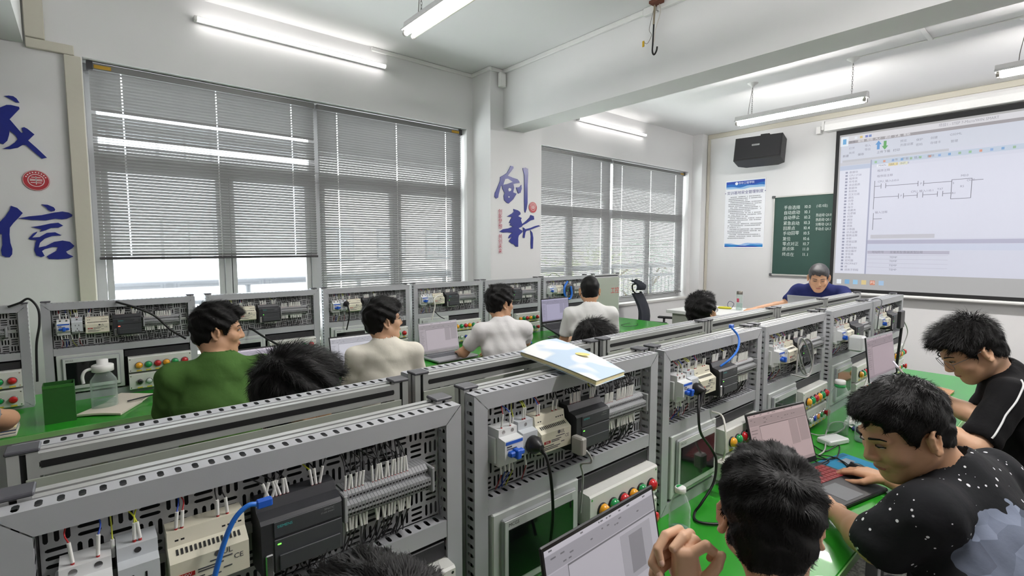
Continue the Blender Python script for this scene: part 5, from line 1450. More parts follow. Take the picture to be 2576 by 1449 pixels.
# man in the black t-shirt
hp = (2.672, 0.315, 1.277)
pb = person('young man in a black t-shirt with white piping holding a white phone', hp, (124, 38), 96, lean=0.22, nbase=(2.775, 0.228, 1.18), eyes=0.3, shirt=C_BLACK, skin=M_SKIN2, strands=9000, hairt=0.015, hairlen=0.030, spike=0.6, scale=0.98, h=0.006, glasses=('wire', (120, 120, 124), 0.8, 0.0011), neckfwd=0.10, sleeve=0.78, loose=0.012,
       arms=dict(L=dict(e=(2.43, 0.25, 0.955), w=(2.47, 0.40, 1.01), d=(0.3, 0.9, 0.3), n=(0.2, -0.1, 1), curl=0.7), R=dict(e=(2.69, 0.27, 1.0), w=(2.735, 0.443, 1.056), d=(0.45, 0.85, 0.25), n=(0.5, -0.3, 0.8), curl=0.55, fine=True)))
# man in the star-print t-shirt
def star_mat():
    m = cloth('black_star_print_tee', (30, 31, 34))
    nt = m.node_tree; L = nt.links; b = nt.nodes['Principled BSDF']
    src = b.inputs['Base Color'].links[0].from_socket
    tc = nt.nodes.new('ShaderNodeTexCoord')
    vo = nt.nodes.new('ShaderNodeTexVoronoi'); vo.inputs['Scale'].default_value = 44
    L.new(tc.outputs['Object'], vo.inputs['Vector'])
    sz = nt.nodes.new('ShaderNodeSeparateColor'); L.new(vo.outputs['Color'], sz.inputs[0])
    mu = nt.nodes.new('ShaderNodeMath'); mu.operation = 'MULTIPLY'; mu.inputs[1].default_value = 0.24; L.new(sz.outputs[0], mu.inputs[0])
    lt = nt.nodes.new('ShaderNodeMath'); lt.operation = 'LESS_THAN'; L.new(vo.outputs['Distance'], lt.inputs[0]); L.new(mu.outputs[0], lt.inputs[1])
    mx = nt.nodes.new('ShaderNodeMix'); mx.data_type = 'RGBA'; L.new(lt.outputs[0], mx.inputs[0]); L.new(src, mx.inputs[6]); mx.inputs[7].default_value = lin((232, 232, 236)) + (1,)
    # plain abstract grey-blue print low on the back
    v2 = nt.nodes.new('ShaderNodeTexVoronoi'); v2.inputs['Scale'].default_value = 17
    L.new(tc.outputs['Object'], v2.inputs['Vector'])
    rp = nt.nodes.new('ShaderNodeValToRGB'); e = rp.color_ramp.elements
    e[0].color = lin((84, 90, 104)) + (1,); e[1].color = lin((150, 160, 182)) + (1,)
    s2 = nt.nodes.new('ShaderNodeSeparateColor'); L.new(v2.outputs['Color'], s2.inputs[0]); L.new(s2.outputs[1], rp.inputs[0])
    vm = nt.nodes.new('ShaderNodeVectorMath'); vm.operation = 'DISTANCE'; vm.inputs[1].default_value = PRINT_AT
    no = nt.nodes.new('ShaderNodeTexNoise'); no.inputs['Scale'].default_value = 14; L.new(tc.outputs['Object'], no.inputs['Vector'])
    ad = nt.nodes.new('ShaderNodeVectorMath'); ad.operation = 'ADD'; sc2 = nt.nodes.new('ShaderNodeVectorMath'); sc2.operation = 'SCALE'; sc2.inputs['Scale'].default_value = 0.12
    L.new(no.outputs['Color'], sc2.inputs[0]); L.new(tc.outputs['Object'], ad.inputs[0]); L.new(sc2.outputs[0], ad.inputs[1]); L.new(ad.outputs[0], vm.inputs[0])
    l2 = nt.nodes.new('ShaderNodeMath'); l2.operation = 'LESS_THAN'; l2.inputs[1].default_value = 0.15; L.new(vm.outputs['Value'], l2.inputs[0])
    m2 = nt.nodes.new('ShaderNodeMix'); m2.data_type = 'RGBA'; L.new(l2.outputs[0], m2.inputs[0]); L.new(mx.outputs[2], m2.inputs[6]); L.new(rp.outputs[0], m2.inputs[7])
    L.new(m2.outputs[2], b.inputs['Base Color'])
    return m
PRINT_AT = (0.00, 0.22, 0.92)
hp = (1.80, 0.345, 1.15)
ps_ = person('heavy man in a black star-print t-shirt using a mouse', hp, (140, 26), 80, lean=0.25, nbase=(1.905, 0.245, 1.03), eyes=0.25, shirt=star_mat(), skin=M_SKIN, strands=12000, hairt=0.012, hairlen=0.016, spike=0.15, lift0=0.03, h=0.006, scale=1.12, bulk=1.35, neckfwd=0.12, sleeve=0.85, tall=0.56, loose=0.01,
       arms=dict(L=dict(e=(1.66, 0.36, 0.84), w=(1.86, 0.52, 0.80), d=(0.5, 0.5, 0)), R=dict(e=(2.16, 0.25, 0.82), w=(2.275, 0.47, 0.805), d=(0.25, 0.9, -0.08), n=(-0.1, -0.1, 1), curl=0.32, fine=True)))
# man in the very front, seen from behind, hands clasped before his face
def clasp(fd, P): pass
hp = (0.995, 0.390, 1.155)
pf = person('man seen from behind in front of the camera, hands clasped before his face', hp, (30, 8), 88, lean=0.20, nbase=(0.955, 0.345, 0.985), shirt=C_WHITE, skin=M_SKIN2, strands=50000, hairt=0.012, hairlen=0.019, spike=0.10, lift0=0.02, h=0.006, scale=1.0, neckfwd=0.04,
       arms=dict(L=dict(e=(0.73, 0.50, 0.80), w=(0.838, 0.472, 1.010), nohand=True), R=dict(e=(1.15, 0.53, 0.80), w=(0.89, 0.50, 1.012), nohand=True)))
# person below the picture edge, only the crown of the head visible
hp = (0.200, 0.462, 1.209)
person('person at the lower picture edge, only the crown of black hair visible', hp, (80, 20), 88, lean=0.15, shirt=C_DARK, strands=30000, hairt=0.018, hairlen=0.02, spike=0.05, lift0=0.02, h=0.008, face=False)
hp = (-0.62, 2.95, 1.25)
person('person at the picture edge by the window, only a grey sleeve and forearm visible', hp, (60, 5), 80, lean=0.1, shirt=C_GREY, strands=600, arms=dict(R=dict(e=(-0.30, 3.08, 0.93), w=(-0.36, 3.34, 0.83))))

# clasped hands of the man in front: built fine and joined onto his body mesh as one object
def clasped(pf):
    e1 = np.array([math.sin(CAM_YAW), -math.cos(CAM_YAW), 0]); e2 = np.array([0, 0, 1.0]); e3 = np.array([-math.cos(CAM_YAW), -math.sin(CAM_YAW), 0])
    C = np.array(CLASP_AT)
    L = lambda x, y, z: C+(e1*x+e2*y+e3*z)*1.1
    g = Field(C-0.14, C+0.14, 0.0023)
    # near hand: palm block, wrist below
    g.cap(L(-0.002, -0.078, 0.0), L(-0.006, -0.045, 0.004), 0.025, 0.025, 0.02)
    for a, b in ((-0.030, -0.030), (-0.017, -0.018), (-0.003, -0.006)):
        g.cap(L(a*0.8, -0.05, 0.004), L(b, 0.028, 0.008), 0.0145, 0.0118, 0.012)
    for p in (((-0.010, 0.028, 0.010), (0.016, 0.045, 0.012), (0.034, 0.028, 0.006), (0.032, 0.010, -0.008)),
              ((-0.018, 0.030, 0.000), (0.006, 0.040, -0.012), (0.020, 0.024, -0.024), (0.012, 0.008, -0.032)),
              ((-0.026, 0.026, -0.004), (-0.006, 0.030, -0.022), (0.010, 0.012, -0.032), (0.004, -0.004, -0.036))):
        for j in range(3): g.cap(L(*p[j]), L(*p[j+1]), (0.0105, 0.0096, 0.0086)[j], (0.0098, 0.0088, 0.0072)[j], 0.0015)
    g.cap(L(0.000, -0.044, 0.006), L(0.020, -0.010, 0.016), 0.0165, 0.0125, 0.010); g.cap(L(0.020, -0.010, 0.016), L(0.034, 0.014, 0.018), 0.0118, 0.0102, 0.003); g.cap(L(0.034, 0.014, 0.018), L(0.042, 0.030, 0.016), 0.0102, 0.0078, 0.002)
    # far hand: palm behind, four fingers wrapping round towards the viewer
    g.cap(L(0.022, -0.075, -0.052), L(0.0, -0.02, -0.046), 0.025, 0.028, 0.02)
    for x in (-0.03, -0.012, 0.006): g.cap(L(x*0.5+0.005, -0.04, -0.046), L(x, 0.026, -0.046), 0.016, 0.013, 0.015)
    tips = []
    for pts in (((-0.014, 0.046, -0.034), (-0.046, 0.050, -0.010), (-0.064, 0.034, 0.006), (-0.060, 0.016, 0.015)),
                ((-0.018, 0.030, -0.036), (-0.058, 0.026, -0.012), (-0.072, 0.008, 0.004), (-0.063, -0.005, 0.017)),
                ((-0.020, 0.012, -0.036), (-0.060, 0.004, -0.014), (-0.070, -0.013, 0.003), (-0.057, -0.024, 0.016)),
                ((-0.020, -0.006, -0.036), (-0.054, -0.016, -0.014), (-0.061, -0.032, 0.001), (-0.049, -0.042, 0.012))):
        for j in range(3): g.cap(L(*pts[j]), L(*pts[j+1]), (0.0098, 0.0090, 0.0082)[j], (0.0092, 0.0084, 0.0070)[j], 0.001)
        tips.append((L(*pts[2]), L(*pts[3])))
    # thumb of the far hand crossing over the top
    g.cap(L(0.004, 0.040, -0.030), L(-0.018, 0.050, -0.004), 0.0110, 0.0098, 0.002); g.cap(L(-0.018, 0.050, -0.004), L(-0.040, 0.040, 0.012), 0.0098, 0.0078, 0.001); tips.append((L(-0.020, 0.049, 0.0), L(-0.040, 0.040, 0.012)))
    V, Q = g.net()
    me = pf.o.data
    V0 = np.empty(len(me.vertices)*3, np.float32); me.vertices.foreach_get('co', V0); V0 = V0.reshape(-1, 3)
    Q0 = np.array([tuple(p.vertices) for p in me.polygons])
    pf.o.data = np_mesh('body', np.concatenate([V0, V-pf.org]), np.concatenate([Q0, Q+len(V0)]), me.materials[0])
    for a, b in tips:
        d = unit(b-a); n = unit(e3-d*(e3@d)); s = np.cross(n, d)
        obj('fingernail', ellipsoid(b+n*0.0058-d*0.001-pf.org, (0.0046, 0.0062, 0.0018), np.array([s, d, n]), 10, 6), M_NAIL, pf.o)
CLASP_AT = (0.850, 0.466, 1.076)
clasped(pf)

# white piping along the shoulder and sleeve of the black t-shirt
bpy.context.view_layer.update()
def snap(P, pts, off=0.002):
    out = []
    for p in pts:
        ok, loc, nr, _ = P.shirt.closest_point_on_mesh(Vector(tuple(np.array(p)-P.org)))
        out.append(tuple(loc+nr*off))
    return out
a_, b_ = pb.sh[0], pb.sh[0]+(pb.A[0]['e']-pb.sh[0])*0.95
side_ = -pb.R*0.09+np.array((0, 0, 0.05))-pb.F*0.05
obj('piping', MB().tube(smooth_path(snap(pb, [pb.nb+(a_-pb.nb)*t+side_*0.9 for t in (0.45, 0.7, 0.95)]+[a_+(b_-a_)*t+side_ for t in (0.2, 0.4, 0.6, 0.8, 1.0)]), 4), 0.0035, 6), M_WHITEP, pb.shirt)

# stools under the people on the near side
M_STOOL = mat('stool_steel', (120, 122, 126), 0.4, 0.4); M_SEATW = mat('stool_wood', (150, 116, 78), 0.5, var=0.15, scale=8)
def stool(P, label):
    hs = P.pel[2]-0.125
    r = empty('stool', (P.pel[0], P.pel[1], 0))
    obj('seat', MB().rbox(-0.16, 0.16, -0.12, 0.12, hs-0.025, hs, 0.008), M_SEATW, r)
    for sx in (-1, 1):
        for sy in (-1, 1): obj('leg', MB().tube([(sx*0.12, sy*0.085, hs-0.026), (sx*0.16, sy*0.12, 0.0)], 0.012, 8), M_STOOL, r)
        obj('stretcher', MB().tube([(sx*0.149, -0.108, 0.12), (sx*0.149, 0.108, 0.12)], 0.008, 6), M_STOOL, r)
    tag(r, label, 'stool', 'stools on the near side of the benches')
stool(pb, 'stool under the young man in the black t-shirt'); stool(ps_, 'stool under the man in the star-print shirt'); stool(pf, 'stool under the man with clasped hands')
CB_NET1 = [(0.197, 0.868, 1.261), (0.179, 0.868, 1.265), (0.159, 0.868, 1.25), (0.143, 0.868, 1.217), (0.128, 0.868, 1.168), (0.115, 0.868, 1.121)]
CB_PLUG2 = [(0.832, 0.885, 1.184), (0.841, 0.86, 1.169), (0.85, 0.85, 1.114), (0.869, 0.86, 1.01), (0.881, 0.88, 0.912)]
CB_SER2 = [(0.979, 0.865, 1.154), (0.994, 0.85, 1.132), (1.002, 0.85, 1.108), (0.985, 0.87, 1.1), (1.004, 0.88, 1.056), (1.007, 0.89, 0.949)]
CB_PLUG3 = [(1.607, 0.878, 1.183), (1.555, 0.85, 1.121), (1.575, 0.85, 1.047), (1.653, 0.85, 0.97), (1.67, 0.84, 0.924), (1.655, 0.84, 0.849), (1.595, 0.85, 0.792)]
CB_BLUE3 = [(1.929, 0.93, 1.37), (1.935, 0.9, 1.332), (1.889, 0.88, 1.293), (1.834, 0.88, 1.264), (1.796, 0.9, 1.236)]
CB_WHITE3 = [(1.789, 0.925, 1.058), (1.798, 0.89, 1.05), (1.768, 0.86, 1.019), (1.756, 0.85, 0.942), (1.77, 0.87, 0.878)]
CB_COIL4a = [(2.482, 0.88, 1.099), (2.502, 0.88, 1.208), (2.57, 0.88, 1.253), (2.66, 0.88, 1.217), (2.687, 0.88, 1.125), (2.642, 0.88, 1.073), (2.554, 0.88, 1.097), (2.495, 0.88, 1.191), (2.547, 0.88, 1.24)]
CB_COIL4b = [(2.408, 0.875, 1.109), (2.603, 0.875, 1.064), (2.659, 0.875, 1.11), (2.584, 0.875, 1.217), (2.506, 0.875, 1.265), (2.475, 0.875, 1.241), (2.518, 0.875, 1.16), (2.591, 0.875, 1.082)]
CB_WHITE5 = [(3.34, 0.86, 1.141), (3.427, 0.85, 1.106), (3.456, 0.84, 1.029), (3.412, 0.83, 0.932), (3.187, 0.8, 0.888), (3.004, 0.78, 0.885)]
CB_ARC6 = [(3.95, 1.0, 1.306), (3.965, 0.95, 1.344), (3.92, 0.9, 1.338), (3.873, 0.9, 1.256), (3.892, 0.91, 1.149)]
CB_GREY6 = [(4.179, 0.9, 1.249), (4.24, 0.87, 1.228), (4.455, 0.86, 1.09), (4.406, 0.87, 0.985), (4.364, 0.88, 0.903)]
CB_W1 = [(0.13, 3.899, 1.35),(0.141, 3.86, 1.347), (0.224, 3.82, 1.312), (0.31, 3.8, 1.257), (0.386, 3.78, 1.164), (0.459, 3.74, 1.105)]
CB_W0 = [(-0.341, 3.89, 1.356), (-0.293, 3.88, 1.376), (-0.256, 3.88, 1.396), (-0.221, 3.86, 1.343), (-0.219, 3.86, 1.253), (-0.238, 3.86, 1.13), (-0.246, 3.86, 0.926)]
CB_W2 = [(0.86, 3.897, 1.11),(0.875, 3.82, 1.101), (0.921, 3.75, 1.06), (0.983, 3.65, 1.011)]
CB_W3 = [(1.552, 3.84, 1.235), (1.554, 3.8, 1.194), (1.552, 3.8, 1.131), (1.538, 3.82, 1.036)]
CB_W4 = [(2.445, 3.85, 1.27), (2.33, 3.8, 1.231), (2.331, 3.79, 1.168), (2.303, 3.8, 1.045)]
CB_W4b = [(2.353, 3.84, 1.119), (2.381, 3.8, 1.074), (2.435, 3.8, 1.044)]
CB_W6 = [(4.098, 3.85, 1.307), (4.048, 3.85, 1.247), (4.055, 3.85, 1.158), (4.127, 3.85, 1.108), (4.166, 3.85, 1.16), (4.151, 3.85, 1.251)]
CB_TOP = [(3.876, 3.96, 1.346), (3.969, 3.96, 1.396), (4.064, 3.96, 1.371), (4.13, 3.96, 1.327)]
CB_DESK = [(2.557, 0.82, 0.756), (2.522, 0.759, 0.756), (2.649, 0.741, 0.756), (2.489, 0.702, 0.756), (2.419, 0.734, 0.756), (2.402, 0.776, 0.756), (2.366, 0.725, 0.756), (2.482, 0.707, 0.756), (2.412, 0.635, 0.756)]
CB_DESK2 = [(2.712, 0.909, 0.76), (2.706, 0.844, 0.76), (2.796, 0.802, 0.76), (2.929, 0.798, 0.76), (3.007, 0.832, 0.76), (2.941, 0.864, 0.76), (2.763, 0.83, 0.76), (2.536, 0.764, 0.76), (2.442, 0.758, 0.76)]
CB_DESK3 = [(2.593, 0.85, 0.757), (2.46, 0.78, 0.757), (2.413, 0.709, 0.757), (2.314, 0.716, 0.757), (2.33, 0.676, 0.757)]
CB_MOUSE = [(2.436, 0.756, 0.762), (2.462, 0.717, 0.762), (2.445, 0.666, 0.762), (2.396, 0.616, 0.762)]
CB_LOOP = [(1.658, 0.884, 0.757), (1.576, 0.864, 0.757), (1.532, 0.833, 0.757), (1.553, 0.79, 0.757), (1.611, 0.75, 0.757)]
CB_TEND = [(7.63, 5.769, 0.78), (5.786, 4.267, 0.78), (5.076, 3.623, 0.78), (4.709, 3.525, 0.78), (5.167, 3.459, 0.78)]
# ------------------------------------------------------------------ laptops
M_LBLACK = mat('laptop_black', (34, 35, 38), 0.45, var=0.06)
M_LSILV = mat('laptop_silver', (178, 180, 184), 0.35, 0.5, var=0.03)
M_LGREY = mat('laptop_grey', (92, 94, 98), 0.4, 0.3, var=0.04)
M_KEY = mat('key_black', (26, 26, 28), 0.5); M_KEYR = mat('key_red_backlit', (128, 40, 44), 0.5, var=0.2, emit=0.05); M_KEYS = mat('key_grey', (88, 90, 96), 0.5)
def uimat(nm, rgb, k): return emis('lcd_'+nm, rgb, k)
def laptop(label, c, right, base, lid, w=0.36, d=0.245, hg=0.235, body=None, keys=None, tint=(214, 210, 226), style=0, k=1.0, stickers=False, cam_bump=False, lidmat=None):
    body = body or M_LBLACK; keys = keys or M_KEY
    c, right, base, lid = Vector(c), Vector(right).normalized(), Vector(base).normalized(), Vector(lid).normalized()
    right = (right-base*right.dot(base)).normalized(); l2 = (lid-right*lid.dot(right)).normalized()
    def fr(y, z): return Matrix(((right.x, y.x, z.x, 0), (right.y, y.y, z.y, 0), (right.z, y.z, z.z, 0), (0, 0, 0, 1)))
    Mb = fr(-base, right.cross(-base)); nl = right.cross(l2)      # nl points away from the user? fixed below
    if nl.dot(base) < 0: nl = -nl
    Ml = Matrix(((right.x, l2.x, nl.x, 0), (right.y, l2.y, nl.y, 0), (right.z, l2.z, nl.z, 0), (0, 0, 0, 1)))
    r = empty('laptop', tuple(c))
    def B(m): return m.xf(Mb)
    def Ld(m): return m.xf(Ml)
    hw = w/2
    bs = obj('base', B(MB().rbox(-hw, hw, -d, 0, -0.016, 0, 0.004)), body, r)
    kb = MB(); nk = 15; kw = (w-0.04)/nk
    for j in range(5):
        for i in range(nk):
            x0 = -hw+0.02+i*kw; y1 = -0.03-j*0.0205
            kb.rbox(x0+0.001, x0+kw-0.0012, y1-0.0185, y1, 0.0001, 0.0026, 0.001)
    obj('keyboard', B(kb), keys, bs)
    obj('touchpad', B(MB().rbox(-0.055, 0.055, -d+0.015, -0.15, 0.0, 0.0008, 0.0004)), M_LGREY if body is not M_LSILV else M_LSILV, bs)
    if stickers:
        for x0, y0, x1, y1 in ((-hw+0.012, -d+0.012, -hw+0.058, -d+0.042), (-hw+0.03, -d+0.05, -hw+0.06, -d+0.066)):
            s = obj('sticker', B(MB().rbox(x0, x1, y0, y1, 0.0, 0.0007, 0.0002)), M_WHITEP, bs)
            t = MB()
            for q in range(4): t.box(x0+0.004, x1-0.006-0.004*(q % 2), y0+0.004+q*0.0055, y0+0.006+q*0.0055, 0.0007, 0.0009)
            obj('sticker_print', B(t), M_LBL, s)
    ld = obj('lid', Ld(MB().rbox(-hw, hw, 0.004, hg, -0.007, 0, 0.003)), lidmat or body, r)
    obj('hinge', Ld(MB().cyl((-hw*0.7, 0.0, -0.004), (hw*0.7, 0.0, -0.004), 0.006, n=10)), M_LGREY, r)
    bz = 0.008
    obj('bezel', Ld(MB().rbox(-hw+0.002, hw-0.002, 0.006, hg-0.002, 0.0, 0.0008, 0.0004)), M_BLACKP if body is not M_LSILV else M_LSILV, ld)
    x0, x1, y0, y1 = -hw+bz, hw-bz, 0.026, hg-bz-0.002
    W_, H_ = x1-x0, y1-y0
    def scr(nm, rects, rgb, z):
        m = MB()
        for a, b, e, f in rects: m.box(x0+a*W_, x0+b*W_, y0+e*H_, y0+f*H_, 0.0008, z)
        return m, nm, rgb
    so = obj('screen', Ld(MB().box(x0, x1, y0, y1, 0.0008, 0.0011)), uimat('%d_%d_%d' % tint, tint, k), ld)
    dim = tuple(int(v*0.86) for v in tint); dk = tuple(int(v*0.62) for v in tint); lt = tuple(min(255, int(v*1.06)) for v in tint)
    lay = [('title_bar', [(0, 1, 0.955, 1)], lt), ('toolbar', [(0, 1, 0.80, 0.95)], dim), ('side_panel', [(0, 0.16, 0.06, 0.79)], tuple(int(v*0.94) for v in tint)), ('panel_edge', [(0.16, 0.165, 0.06, 0.79), (0.16, 1, 0.775, 0.79)], dk), ('status_bar', [(0, 1, 0, 0.055)], dim)]
    if style == 0: lay.append(('dialog_window', [(0.62, 0.93, 0.28, 0.74)], tuple(int(v*0.9) for v in tint))), lay.append(('dialog_column', [(0.70, 0.84, 0.33, 0.70)], tuple(int(v*0.75) for v in tint)))
    if style == 1: lay.append(('dialog_window', [(0.66, 0.80, 0.32, 0.78), (0.82, 0.98, 0.34, 0.78)], tuple(int(v*0.88) for v in tint)))
    z = 0.0013
    for nm, rc, rgb in lay:
        m, _, _ = scr(nm, rc, rgb, z); z += 0.0001
        obj(nm, Ld(m), uimat('%d_%d_%d' % rgb, rgb, k), ld)
    t = MB(); rr = random.Random(int(c.x*100))
    for i in range(26):
        a = rr.uniform(0.01, 0.9); e = rr.choice((0.83, 0.87, 0.905, 0.975)); t.box(x0+a*W_, x0+(a+rr.uniform(0.01, 0.03))*W_, y0+e*H_, y0+(e+0.012)*H_, 0.0009, z)
    for i in range(10):
        e = 0.72-i*0.055; t.box(x0+0.02*W_, x0+rr.uniform(0.06, 0.13)*W_, y0+e*H_, y0+(e+0.01)*H_, 0.0009, z)
    stuff(obj('screen_print', Ld(t), uimat('%d_%d_%d' % dk, dk, k), ld))
    tag(r, label, 'laptop', 'laptops')
    return r
laptop('black laptop in front of the man with clasped hands, screen towards him', (0.885, 0.660, 0.797), (1, 0.03, 0), (0.03, -0.985, -0.17), (0, 0.19, 0.98), 0.415, 0.255, 0.275, tint=(222, 218, 228), style=0, k=0.55)
laptop('black gaming laptop with red backlit keys beside the man in the star-print shirt', (2.16, 0.775, 0.767), (0.97, -0.20, 0), (-0.22, -0.97, 0), (0.03, 0.28, 0.96), 0.385, 0.27, 0.255, keys=M_KEYR, tint=(232, 206, 206), style=1, k=0.5, stickers=True)
laptop('silver laptop raised on a stand near the row end, pinkish screen', (3.19, 0.705, 0.99), (1, -0.085, 0), (-0.07, -0.93, -0.30), (0.02, 0.12, 0.99), 0.375, 0.24, 0.235, body=M_LSILV, keys=M_KEYS, tint=(216, 196, 206), style=2, k=0.5, lidmat=M_LBLACK)
laptop('laptop half hidden behind the man in the green shirt', (0.86, 3.50, 0.792), (1, 0, 0), (0, -1, 0), (0, 0.25, 0.97), 0.36, 0.24, 0.245, tint=(236, 228, 246), style=2, k=0.6)
laptop('laptop with a bright white screen in front of the cream printed shirt', (1.49, 3.52, 0.792), (1, 0, 0), (0, -1, 0), (0, 0.22, 0.97), 0.37, 0.24, 0.25, tint=(240, 240, 250), style=2, k=0.62)
laptop('silver laptop in front of the man in the white polo shirt', (2.235, 3.55, 0.80), (1, 0.02, 0), (0.04, -1, 0), (-0.05, 0.15, 0.98), 0.395, 0.26, 0.265, body=M_LSILV, keys=M_KEYS, tint=(224, 214, 222), style=1, k=0.55)
laptop('black laptop on a raised stand beside the man with the crew cut', (3.625, 3.56, 0.92), (1, 0, 0), (0, -0.96, -0.28), (0.0, 0.08, 0.99), 0.40, 0.25, 0.255, tint=(206, 202, 232), style=1, k=0.55)
laptop('silver laptop of the teacher, seen from its back', (5.02, 1.715, 1.037), (0.12, 0.99, 0), (1, -0.1, 0), (-0.25, 0, 0.97), 0.31, 0.22, 0.215, body=M_LSILV, keys=M_KEYS, k=0.5)
wd = empty('laptop_riser', (0.885, 0.56, 0.75))
obj('wedge', MB().prism([(-0.115, 0.0), (0.10, 0.0), (0.10, 0.030), (-0.115, 0.004)], -0.17, 0.17, 'x'), M_LGREY, wd); obj('front_lip', MB().rbox(-0.17, 0.17, -0.122, -0.116, 0.0, 0.018, 0.002), M_BLACKP, wd)
tag(wd, 'low grey wedge riser under the laptop before the clasped hands', 'laptop riser')
def stand(label, c, w, z0, z1):
    r = empty('laptop_stand', c)
    for sx in (-1, 1):
        x = sx*w/2
        obj('arm', MB().tube([(x, 0.0, 0.012), (x, -0.20, 0.02)], 0.009, 8), M_LSILV, r)
        obj('riser', MB().tube([(x, -0.17, 0.02), (x, -0.02, z1-z0-0.035)], 0.008, 8), M_LSILV, r)
        obj('support', MB().tube([(x, -0.02, z1-z0-0.035), (x, -0.20, z1-z0-0.092)], 0.008, 8), M_LSILV, r)
    obj('crossbar', MB().tube([(-w/2, -0.02, z1-z0-0.035), (w/2, -0.02, z1-z0-0.035)], 0.007, 8), M_LSILV, r)
    obj('foot_bar', MB().tube([(-w/2, 0.0, 0.012), (w/2, 0.0, 0.012)], 0.009, 8), M_LSILV, r)
    tag(r, label, 'laptop stand')
stand('folding metal stand under the black laptop by the crew-cut man', (3.625, 3.545, 0.775), 0.26, 0.775, 0.92)
stand('folding metal stand under the silver laptop near the row end', (3.19, 0.70, 0.75), 0.26, 0.75, 0.985)

# ------------------------------------------------------------------ teacher table, office chair
tt_ = empty('teacher_table', (5.12, 2.05, 0))
obj('table_top', MB().rbox(-0.38, 0.38, -0.95, 0.95, 0.985, 1.02, 0.004), mat('white_laminate', (226, 228, 226), 0.35, var=0.02), tt_)
obj('front_panel', MB().rbox(-0.34, -0.32, -0.9, 0.9, 0.1, 0.984, 0.003), M_BACK, tt_)
for y in (-0.9, 0.88): obj('side_panel', MB().rbox(-0.319, 0.34, y, y+0.02, 0.0, 0.984, 0.003), M_BACK, tt_)
tag(tt_, 'white teacher table behind the end of the middle panels', 'table')
ch = empty('office_chair', (5.98, 3.83, 0), (0, 0, math.radians(20)))
M_MESH = mat('black_mesh_fabric', (34, 38, 48), 0.8, var=0.1, bump=0.3, bscale=700); M_CHP = mat('black_chair_plastic', (26, 26, 28), 0.4)
def curved(w0, w1, z0, z1, depth, off, n=8, k=6):
    m = MB(); V = []
    for s in (0, 1):
        for j in range(k+1):
            t = j/k
            for i in range(n+1):
                a = (i/n-0.5)*2; ww = w0+(w1-w0)*t
                V.append((a*ww/2, off+0.05*a*a*1.0+0.06*math.sin(t*PI)*-1+0.10*t-s*depth, z0+(z1-z0)*t))
    o = (k+1)*(n+1)
    for s in (0, 1):
        for j in range(k):
            for i in range(n):
                q = (s*o+j*(n+1)+i, s*o+j*(n+1)+i+1, s*o+(j+1)*(n+1)+i+1, s*o+(j+1)*(n+1)+i)
                m_ = q if s else q[::-1]; m.f.append(m_); m.m.append(0); m.s.append(True)
    for i in range(n):
        for j in (0, k):
            m.f.append((j*(n+1)+i, j*(n+1)+i+1, o+j*(n+1)+i+1, o+j*(n+1)+i)); m.m.append(0); m.s.append(False)
    for j in range(k):
        for i in (0, n):
            m.f.append((j*(n+1)+i, (j+1)*(n+1)+i, o+(j+1)*(n+1)+i, o+j*(n+1)+i)); m.m.append(0); m.s.append(False)
    m.v = V
    return m
obj('backrest', curved(0.44, 0.38, 0.56, 1.06, 0.035, 0.24), M_MESH, ch)
obj('headrest', curved(0.26, 0.24, 1.10, 1.24, 0.04, 0.30), M_MESH, ch)
obj('headrest_bracket', MB().tube(smooth_path([(0, 0.34, 1.02), (0, 0.42, 1.08), (0, 0.43, 1.16), (0, 0.38, 1.18)], 6), 0.012, 8), M_CHP, ch)
obj('spine', MB().tube(smooth_path([(0, 0.10, 0.44), (0, 0.30, 0.5), (0, 0.32, 0.8), (0, 0.36, 1.04)], 6), 0.022, 8), M_CHP, ch)
obj('seat', MB().rbox(-0.25, 0.25, -0.25, 0.22, 0.44, 0.51, 0.03), M_MESH, ch)
for sx in (-1, 1): obj('armrest', MB().tube([(sx*0.26, 0.05, 0.46), (sx*0.30, 0.05, 0.68)], 0.016, 8).rbox(sx*0.30-0.04, sx*0.30+0.04, -0.12, 0.14, 0.68, 0.71, 0.012), M_CHP, ch)
obj('gas_column', MB().cyl((0, 0, 0.10), (0, 0, 0.44), 0.028, n=14), M_CHP, ch)
for k in range(5):
    a = k*2*PI/5
    lg = obj('base_leg', MB().tube([(0, 0, 0.12), (0.30*math.cos(a), 0.30*math.sin(a), 0.075)], 0.024, 8), M_CHP, ch)
    obj('caster', MB().cyl((0.30*math.cos(a)-0.02*math.sin(a), 0.30*math.sin(a)+0.02*math.cos(a), 0.03), (0.30*math.cos(a)+0.02*math.sin(a), 0.30*math.sin(a)-0.02*math.cos(a), 0.03), 0.03, n=14), M_CHP, lg)
tag(ch, 'empty black mesh office chair with headrest below the far window', 'office chair')

